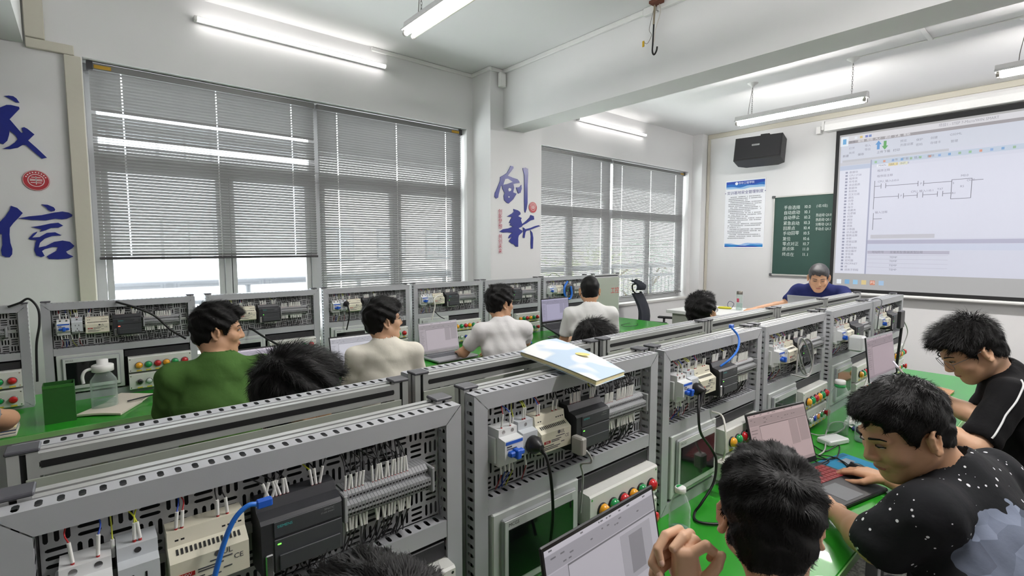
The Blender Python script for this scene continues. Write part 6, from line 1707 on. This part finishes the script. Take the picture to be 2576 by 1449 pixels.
# ------------------------------------------------------------------ bottles
def clear_mat(nm, tint):
    m = bpy.data.materials.new(nm); m.use_nodes = True
    nt = m.node_tree; b = nt.nodes['Principled BSDF']
    b.inputs['Base Color'].default_value = tint + (1,); b.inputs['Transmission Weight'].default_value = 0.0; b.inputs['Roughness'].default_value = 0.06
    no = nt.nodes.new('ShaderNodeTexNoise'); no.inputs['Scale'].default_value = 45; bp = nt.nodes.new('ShaderNodeBump'); bp.inputs['Strength'].default_value = 0.15; bp.inputs['Distance'].default_value = 0.004
    nt.links.new(no.outputs[0], bp.inputs['Height']); nt.links.new(bp.outputs[0], b.inputs['Normal'])
    tr = nt.nodes.new('ShaderNodeBsdfTransparent'); tr.inputs[0].default_value = (0.90, 0.95, 0.93, 1)
    lw = nt.nodes.new('ShaderNodeLayerWeight'); lw.inputs[0].default_value = 0.35
    mr = nt.nodes.new('ShaderNodeMapRange'); mr.inputs[3].default_value = 0.10; mr.inputs[4].default_value = 0.62
    nt.links.new(lw.outputs['Facing'], mr.inputs[0])
    mx = nt.nodes.new('ShaderNodeMixShader'); out = nt.nodes['Material Output']
    nt.links.new(mr.outputs[0], mx.inputs[0]); nt.links.new(tr.outputs[0], mx.inputs[1]); nt.links.new(b.outputs[0], mx.inputs[2]); nt.links.new(mx.outputs[0], out.inputs[0])
    return m
M_PET = clear_mat('clear_plastic', (0.72, 0.80, 0.78)); M_WATER = clear_mat('water', (0.45, 0.62, 0.60))
M_CAPW = mat('white_cap', (238, 238, 236), 0.4, var=0.02); M_GRNLBL = mat('green_label', (30, 140, 70), 0.4)
def bottle(label, x, y, z, hgt, rad, band=None, capcol=None, fill=0.5, ribs=True, mark=False, cat='bottle'):
    r = empty('water_bottle', (x, y, z))
    hb = hgt*0.72
    pr = [(rad*0.85, 0.0), (rad, 0.008)]
    if ribs:
        for i in range(7):
            zz = 0.02+i*(hb-0.03)/7; pr += [(rad, zz), (rad*0.955, zz+0.006)]
    pr += [(rad, hb-0.01), (rad*0.97, hb), (rad*0.62, hgt*0.86), (rad*0.42, hgt*0.90), (rad*0.42, hgt*0.955)]
    obj('bottle_body', MB().lathe(pr, (0, 0, 0), 24), M_PET, r)
    if fill > 0: obj('water', MB().lathe([(rad*0.8, 0.004), (rad*0.9, 0.01), (rad*0.9, hb*fill), (0.0005, hb*fill)], (0, 0, 0), 24), M_WATER, r)
    cp = MB().lathe([(rad*0.50, hgt*0.925), (rad*0.52, hgt*0.93), (rad*0.52, hgt*0.99), (rad*0.46, hgt), (0.0004, hgt)], (0, 0, 0), 24)
    co = obj('cap', cp, capcol or M_CAPW, r)
    if mark:
        obj('cap_mark', MB().prism([(rad*0.38*math.cos(a), rad*0.38*math.sin(a)) for a in [0.2+k*2.7/10 for k in range(11)]], hgt, hgt+0.0006, 'z'), M_GRNLBL, co)
    if band: obj('neck_band', MB().lathe([(rad*0.46, hgt*0.862), (rad*0.53, hgt*0.864), (rad*0.53, hgt*0.918), (rad*0.46, hgt*0.92)], (0, 0, 0), 24), band, r)
    tag(r, label, cat, 'bottles on the benches')
    return r
bottle('clear water bottle with a white and green cap behind the clasped hands', 1.325, 0.775, 0.75, 0.215, 0.032, mark=True, fill=0.55)
bottle('tall clear bottle with white cap and green neck band by the panels', 2.83, 0.80, 0.75, 0.275, 0.046, band=M_GRNLBL, fill=0.0, ribs=False)
bottle('slim clear bottle with white cap next to the star-print man', 2.80, 0.69, 0.75, 0.255, 0.031, fill=0.12)
bb_ = bottle('big clear bottle with a white handled cap on the window bench', 0.04, 3.60, 0.775, 0.235, 0.06, fill=0.3, ribs=False)
obj('lid_collar', MB().lathe([(0.046, 0.215), (0.05, 0.217), (0.05, 0.25), (0.044, 0.254), (0.026, 0.256), (0.026, 0.282), (0.0005, 0.284)], (0, 0, 0), 24), M_CAPW, bb_)
obj('carry_handle', MB().tube(smooth_path([(-0.045, 0, 0.235), (-0.075, -0.01, 0.228), (-0.088, -0.012, 0.20), (-0.086, -0.012, 0.16)], 6), 0.008, 8), M_CAPW, bb_)
gb = empty('glass_tumbler', (5.30, 2.47, 1.02))
obj('glass_body', MB().lathe([(0.03, 0), (0.033, 0.006), (0.033, 0.165), (0.03, 0.168)], (0, 0, 0), 24), M_PET, gb)
obj('tea', MB().lathe([(0.029, 0.012), (0.029, 0.07), (0.0005, 0.07)], (0, 0, 0), 20), M_WATER, gb)
obj('cap', MB().lathe([(0.031, 0.168), (0.031, 0.198), (0.026, 0.202), (0.0005, 0.202)], (0, 0, 0), 20), mat('steel_cap', (120, 116, 108), 0.3, 0.7), gb)
obj('print', MB().rbox(-0.0338, -0.0332, -0.012, 0.014, 0.085, 0.125, 0.0002), M_REDTXT, gb)
tag(gb, 'clear glass tumbler with a steel cap on the teacher table', 'tumbler')

# ------------------------------------------------------------------ papers, boxes, small things
gbx = empty('pen_box', (-0.143, 3.50, 0.775))
m = MB(); w_, t_ = 0.062, 0.003
for b in ((-w_, w_, -0.05, -0.05+t_), (-w_, w_, 0.05-t_, 0.05), (-w_, -w_+t_, -0.05+t_, 0.05-t_), (w_-t_, w_, -0.05+t_, 0.05-t_)): m.box(*b, 0.003, 0.2)
m.box(-w_, w_, -0.05, 0.05, 0.0, 0.003)
obj('box_wall', m, mat('dark_green_card', (38, 96, 34), 0.55, var=0.08), gbx)
obj('fold_edge', MB().rbox(-w_, w_, -0.0515, -0.0502, 0.185, 0.2, 0.0005), mat('dark_green_card_rim', (52, 118, 44), 0.5), gbx)
tag(gbx, 'dark green upright card box on the window bench', 'box')
def sheet(m, quad, z, n=8, th=0.0, bend=None):
    a, b, c, d = [Vector((*q, 0)) for q in quad]
    V = []
    for j in range(n+1):
        for i in range(n+1):
            s, t = i/n, j/n
            p = (a*(1-s)+b*s)*(1-t)+(d*(1-s)+c*s)*t
            V.append((p.x, p.y, z+(bend(s, t) if bend else 0)))
    k = len(V)
    V += [(x, y, zz-th) for x, y, zz in V]
    F = []
    for j in range(n):
        for i in range(n):
            q = (j*(n+1)+i, j*(n+1)+i+1, (j+1)*(n+1)+i+1, (j+1)*(n+1)+i)
            F.append(q); F.append(tuple(k+x for x in q[::-1]))
    for i in range(n):
        for q in ((i, i+1), (n*(n+1)+i+1, n*(n+1)+i), ((i+1)*(n+1), i*(n+1)), (i*(n+1)+n, (i+1)*(n+1)+n)):
            F.append((q[1], q[0], k+q[0], k+q[1]))
    m.add(V, F, False)
M_PAPER = mat('paper', (232, 222, 208), 0.8, var=0.03); M_CREAMP = mat('cream_pages', (238, 226, 178), 0.8, var=0.05, scale=300)
on = empty('open_notebook', (0.08, 3.58, 0.775))
m = MB(); sheet(m, [(-0.17, -0.07), (0.02, -0.19), (0.13, 0.02), (-0.03, 0.12)], 0.012, 8, 0.010, lambda s, t: 0.006*math.sin(s*PI)); obj('page_block', m, M_PAPER, on)
m = MB(); sheet(m, [(-0.03, 0.12), (0.13, 0.02), (0.19, 0.06), (0.04, 0.2)], 0.014, 8, 0.008, lambda s, t: 0.02*math.sin(t*PI*0.5)); obj('turned_page', m, M_PAPER, on)
obj('pen', MB().cyl((0.06, 0.0, 0.026), (0.19, 0.05, 0.03), 0.0042, n=8), M_BLACKP, on)
tag(on, 'open notebook with a pen beside the big bottle', 'notebook')
# pastel notebook lying on top of the second panel
nbk = empty('pastel_notebook', (1.09, 1.0, 1.352))
q = [(-0.148, -0.215), (0.045, -0.156), (0.144, 0.210), (-0.097, 0.129)]
dr = lambda s, t: -0.030*(1-t)**2*(0.4+0.6*s)+0.010*math.sin(s*PI)*t
def pastel():
    m = mat('pastel_cover', (206, 222, 236), 0.5, var=0.0)
    nt = m.node_tree; b = nt.nodes['Principled BSDF']; tc = nt.nodes.new('ShaderNodeTexCoord')
    no = nt.nodes.new('ShaderNodeTexNoise'); no.inputs['Scale'].default_value = 9; no.inputs['Detail'].default_value = 1
    rp = nt.nodes.new('ShaderNodeValToRGB'); e = rp.color_ramp.elements; e[0].position = 0.46; e[0].color = lin((188, 208, 228)) + (1,); e[1].position = 0.54; e[1].color = lin((236, 238, 236)) + (1,)
    rp.color_ramp.interpolation = 'LINEAR'
    nt.links.new(tc.outputs['Object'], no.inputs['Vector']); nt.links.new(no.outputs['Fac'], rp.inputs[0]); nt.links.new(rp.outputs[0], b.inputs['Base Color'])
    return m
m = MB(); sheet(m, q, 0.012, 10, 0.0012, lambda s, t: dr(s, t)+0.002); obj('front_cover', m, pastel(), nbk)
m = MB(); sheet(m, [(a*0.985, b*0.985) for a, b in q], 0.0105, 10, 0.008, dr); obj('page_block', m, M_CREAMP, nbk)
m = MB(); sheet(m, q, 0.0022, 10, 0.0012, lambda s, t: dr(s, t)-0.001); obj('back_cover', m, pastel(), nbk)
m = MB()
for cx, cy, rx, ry in ((0.02, -0.02, 0.035, 0.028),):
    pts = []
    for k in range(14):
        a = 2*PI*k/14; pts.append((cx+rx*math.cos(a)*0.5, cy+ry*math.sin(a)*0.9))
    V = []
    for x_, y_ in pts:
        V.append((x_, y_, 0.0148+dr(0.6, 0.5)))
    m.add(V, [tuple(range(14))])
obj('yellow_spot', m, mat('pastel_yellow', (232, 214, 130), 0.5), nbk)
tag(nbk, 'pastel blue and white notebook lying on top of a training panel', 'notebook')
wb = empty('white_hub_box', (2.68, 0.775, 0.75), (0, 0, math.radians(-20)))
obj('shell', MB().rbox(-0.065, 0.065, -0.035, 0.035, 0.0, 0.026, 0.005), M_WHITEP, wb); obj('seam', MB().box(-0.0655, 0.0655, -0.0355, 0.0355, 0.0125, 0.0135), M_GREYP, wb)
tag(wb, 'flat white adapter box on the green bench by the mouse pad', 'adapter box')
mp = empty('mouse_pad', (2.435, 0.63, 0.75), (0, 0, math.radians(-12)))
obj('pad', MB().rbox(-0.12, 0.12, -0.10, 0.10, 0.0, 0.003, 0.001), mat('teal_blue_pad', (30, 128, 168), 0.8, var=0.06), mp)
obj('pad_emblem', MB().rbox(0.0, 0.07, 0.02, 0.06, 0.003, 0.0036, 0.0002), mat('pad_grey', (130, 140, 150), 0.6), mp)
obj('pad_border', MB().rbox(-0.1, 0.11, 0.072, 0.095, 0.003, 0.0034, 0.0001), mat('pad_dark', (24, 98, 132), 0.8), mp)
tag(mp, 'blue mouse pad on the green bench', 'mouse pad')
mo = empty('computer_mouse', (2.385, 0.590, 0.7535), (0, 0, math.radians(-20)))
V = MB(); V.lathe([(0.0005, 0.036), (0.012, 0.0345), (0.022, 0.027), (0.029, 0.014), (0.030, 0.003), (0.026, 0.0)], (0, 0, 0), 20); V.xf(Matrix.Diagonal((1.0, 1.75, 1.0, 1)))
obj('shell', V, mat('mouse_black', (22, 22, 24), 0.35), mo); obj('scroll_wheel', MB().cyl((-0.004, 0.03, 0.030), (0.004, 0.03, 0.030), 0.007, n=12), M_LGREY, mo)
tag(mo, 'black computer mouse on the blue pad under a hand', 'mouse')
ev = empty('brown_envelope', (4.14, 0.645, 0.75))
m = MB(); sheet(m, [(-0.16, 0.07), (-0.15, -0.085), (0.09, -0.09), (0.175, 0.09)], 0.008, 6, 0.007, lambda s, t: 0.004*s); obj('sleeve', m, mat('kraft_paper', (196, 150, 112), 0.8, var=0.06), ev)
m = MB(); sheet(m, [(0.085, -0.088), (0.10, -0.07), (0.17, 0.08), (0.173, 0.088)], 0.0092, 4, 0.001, lambda s, t: 0.004); obj('flap_edge', m, M_PAPER, ev)
tag(ev, 'brown paper envelope on the bench at the row end', 'envelope')
pp = empty('white_paper_sheet', (3.55, 0.58, 0.75)); m = MB(); sheet(m, [(-0.12, -0.09), (0.10, -0.1), (0.13, 0.08), (-0.1, 0.1)], 0.002, 4, 0.0015); obj('sheet', m, M_WHITEP, pp); obj('ruled_lines', MB().box(-0.08, 0.08, -0.05, -0.048, 0.002, 0.0024).box(-0.08, 0.08, 0.0, 0.002, 0.002, 0.0024).box(-0.08, 0.08, 0.05, 0.052, 0.002, 0.0024), M_LBL, pp)
tag(pp, 'white sheet of paper on the bench by the man in black', 'paper')
ts = empty('crumpled_tissue', (3.02, 0.77, 0.75))
rr = random.Random(5); m = MB(); V = []
for j in range(9):
    for i in range(14):
        th, a = PI*0.5*j/8, 2*PI*i/14; k = 1+rr.uniform(-0.22, 0.22)
        V.append((0.06*k*math.cos(th)*math.cos(a), 0.05*k*math.cos(th)*math.sin(a), 0.004+0.06*abs(k)*math.sin(th)))
m.add(V, [(j*14+i, j*14+(i+1) % 14, (j+1)*14+(i+1) % 14, (j+1)*14+i) for j in range(8) for i in range(14)], False)
obj('tissue', m, M_CAPW, ts); obj('wrapper', MB().rbox(-0.09, -0.03, -0.05, 0.0, 0.0, 0.02, 0.006), mat('navy_wrapper', (40, 54, 110), 0.4), ts)
tag(ts, 'crumpled white tissue and navy wrapper behind the tall bottles', 'tissue')
yp = empty('yellow_pouch', (5.28, 2.62, 1.02), (0, 0, 0.3))
m = MB(); m.lathe([(0.0005, 0.0), (0.035, 0.002), (0.04, 0.012), (0.03, 0.022), (0.0005, 0.026)], (0, 0, 0), 16); m.xf(Matrix.Diagonal((1.0, 1.9, 1.0, 1)))
obj('pouch', m, mat('yellow_fabric', (196, 190, 40), 0.6, var=0.1), yp); obj('cord_loop', MB().tube(smooth_path([(0, -0.07, 0.01), (0.01, -0.09, 0.06), (0, -0.05, 0.085), (-0.01, -0.03, 0.05), (0, -0.04, 0.015)], 6), 0.003, 6), mat('blue_cord', (60, 70, 100), 0.5), yp)
tag(yp, 'small yellow pouch with a dark cord on the teacher table', 'pouch')
tp = empty('desk_papers', (5.15, 2.2, 1.02)); obj('sheet', MB().rbox(-0.1, 0.1, -0.14, 0.14, 0, 0.004, 0.001), M_WHITEP, tp); obj('pen', MB().cyl((-0.05, -0.1, 0.008), (0.06, 0.06, 0.008), 0.004, n=8), M_BLACKP, tp)
tag(tp, 'white papers with a black pen on the teacher table', 'papers')
bk_ = empty('book_stack', (-0.42, 3.43, 0.775))
for i, c in enumerate(((226, 226, 224), (40, 70, 130), (222, 206, 150))):
    b = obj('book', MB().rbox(-0.13+0.01*i, 0.12, -0.09, 0.09-0.012*i, i*0.016, i*0.016+0.015, 0.002), mat('book_%d' % i, c, 0.6, var=0.05), bk_)
    obj('pages', MB().box(-0.128+0.01*i, 0.1208, -0.0908, 0.088-0.012*i, i*0.016+0.003, i*0.016+0.012), M_PAPER, b)
tag(bk_, 'small stack of books on the window bench at the picture edge', 'books')
ph = empty('white_phone', (2.795, 0.535, 1.100), (math.radians(52), math.radians(-10), math.radians(28)))
obj('phone_body', MB().rbox(-0.036, 0.036, -0.075, 0.075, -0.004, 0.004, 0.003), mat('phone_white', (222, 214, 226), 0.3), ph); obj('camera_bump', MB().rbox(-0.03, -0.005, 0.04, 0.068, -0.0065, -0.004, 0.002), M_GREYP, ph)
tag(ph, 'white phone held over the bench by the man in black', 'phone')
scf = empty('colourful_snack_bag', (3.05, 3.42, 0.775), (0, 0, 0.4))
obj('bag', MB().rbox(-0.11, 0.11, -0.05, 0.05, 0.0, 0.03, 0.012), mat('blue_foil', (30, 80, 170), 0.3, 0.3, var=0.25, scale=25), scf); obj('bag_top', MB().rbox(-0.13, -0.105, -0.05, 0.05, 0.008, 0.022, 0.004), mat('yellow_foil', (226, 190, 40), 0.35), scf)
tag(scf, 'blue and yellow snack bag on the bench beside the white polo shirt', 'snack bag')

# ------------------------------------------------------------------ cables and plugs
def cable(name, pts, r, m, label, cat='cable', plug=None, n=8):
    root = empty(name, tuple(pts[0]))
    p0 = Vector(pts[0])
    P = [tuple(Vector(p)-p0) for p in pts]
    obj('cord', MB().tube(smooth_path(P, n), r, 8), m, root)
    if plug == 'mains':
        m_ = MB(); m_.lathe([(0.020, 0.0), (0.0225, -0.004), (0.0225, -0.018), (0.014, -0.030), (0.008, -0.040)], (0, 0.018, 0.004), 16, 'y'); m_.tube([(0, -0.016, 0.002), tuple(Vector(P[1])*0.8)], 0.008, 8, r1=0.0045)
        obj('plug', m_, M_BLACKP, root)
    if plug == 'serial':
        m_ = MB().rbox(-0.011, 0.011, -0.012, 0.028, -0.024, 0.024, 0.004); obj('connector', m_, mat('grey_connector', (170, 168, 162), 0.45), root)
    if plug == 'adapter':
        m_ = MB().rbox(-0.085, 0.0, -0.035, 0.035, -0.04, 0.045, 0.008); obj('adapter', m_, M_WHITEP, root)
    if plug == 'rj':
        obj('connector', MB().rbox(-0.006, 0.018, -0.006, 0.006, -0.006, 0.008, 0.002), M_BLUEP, root)
    tag(root, label, cat)
    return root
M_NET = mat('blue_cable', (36, 112, 210), 0.4, var=0.05); M_GCAB = mat('grey_cable', (168, 168, 166), 0.5); M_WCAB = mat('white_cable', (226, 224, 216), 0.45); M_KCAB = mat('black_cable', (20, 20, 22), 0.45)
cable('network_cable', CB_NET1, 0.0042, M_NET, 'thick blue network cable hanging from the controller closest to the camera', plug='rj')
cable('power_cable', CB_PLUG2, 0.0042, M_KCAB, 'black plug and power cable in the panel under the pastel notebook', plug='mains')
cable('serial_cable', CB_SER2, 0.0028, M_GCAB, 'grey serial connector and cable below the controller under the pastel notebook', plug='serial')
cable('power_cable', CB_PLUG3 + CB_LOOP[1:], 0.0045, M_KCAB, 'black plug and long power cable running down to the bench by the bottle', plug='mains')
cable('network_cable', CB_BLUE3, 0.0042, M_NET, 'loose blue network cable standing up over a panel top', plug='rj')
cable('adapter_cable', CB_WHITE3, 0.0036, M_WCAB, 'white cable hanging over the lamp box to a white plug')
cable('coiled_cable', CB_COIL4a, 0.0042, M_GCAB, 'coiled grey cable hung on the fourth panel, upper coil')
cable('coiled_cable', CB_COIL4b, 0.0036, M_GCAB, 'coiled grey cable hung on the fourth panel, lower coil')
cable('charger_cable', CB_WHITE5, 0.005, M_WCAB, 'square white charger with a thick white cable', plug='adapter')
cable('grey_cable', CB_ARC6, 0.003, mat('dim_grey_cable', (96, 98, 100), 0.5), 'dark grey cable arching over the last two panel tops')
cable('grey_cable', CB_GREY6, 0.0032, M_GCAB, 'grey cable hanging in a wide arc from the last panel')
cable('power_cable', CB_W1, 0.007, M_KCAB, 'black cable sloping across the window panel to the green-shirt man')
cable('power_cable', CB_W0, 0.006, M_KCAB, 'black cable looping between two window panels at the picture edge')
cable('power_cable', CB_W2, 0.007, M_KCAB, 'short black cable by the nose of the green-shirt man')
cable('power_cable', CB_W3, 0.005, M_KCAB, 'black plug and cable on the panel left of the cream shirt head', plug='mains')
cable('charger_cable', CB_W4, 0.006, M_WCAB, 'white cable arching over a power supply by the window')
cable('power_cable', CB_W4b, 0.004, M_KCAB, 'thin black cable below the white arching cable')
cable('network_cable', CB_W6, 0.012, M_NET, 'bundle of blue network cable on the last window panel')
cable('thin_wire', CB_TOP, 0.003, M_KCAB, 'thin dark wire arching over the window panel tops')
cable('black_cable', CB_DESK, 0.0028, M_KCAB, 'tangled thin black cable on the bench beside the gaming laptop')
cable('black_cable', CB_DESK2, 0.0034, M_GCAB, 'grey cable looped around the tall bottle base')
cable('black_cable', CB_DESK3, 0.0026, M_KCAB, 'thin black cable running behind the gaming laptop')
cable('mouse_cable', CB_MOUSE, 0.0022, M_KCAB, 'thin black mouse cable on the blue pad')
cable('grey_cable', [(5.0, 3.55, 0.781), (4.85, 3.45, 0.781), (4.7, 3.5, 0.781), (4.75, 3.6, 0.781), (4.95, 3.62, 0.781)], 0.003, mat('dark_cable', (60, 66, 64), 0.5), 'loose dark cable on the pale bench end')
wp_ = empty('white_plug', (1.765, 0.865, 0.865))
obj('shell', MB().rbox(-0.02, 0.02, -0.018, 0.018, -0.03, 0.028, 0.006), M_WCAB, wp_); obj('nose', MB().cyl((0, 0, -0.03), (0.008, -0.004, -0.05), 0.012, 0.007, n=10), M_WCAB, wp_)
tag(wp_, 'white plug hanging in front of the button box', 'plug')
lp = empty('lamp_arm', (3.95, 0.80, 1.00))  # small black screen on a stem; not a lamp, gives no light
obj('panel', MB().rbox(-0.05, 0.05, -0.01, 0.01, 0.17, 0.28, 0.004), M_BLACKP, lp); obj('stem', MB().tube([(0.03, 0, 0.17), (0.035, 0.01, 0.0), (0.03, 0.02, -0.249)], 0.008, 8), M_BLACKP, lp)
tag(lp, 'small black screen on a stem behind the raised silver laptop', 'small screen')
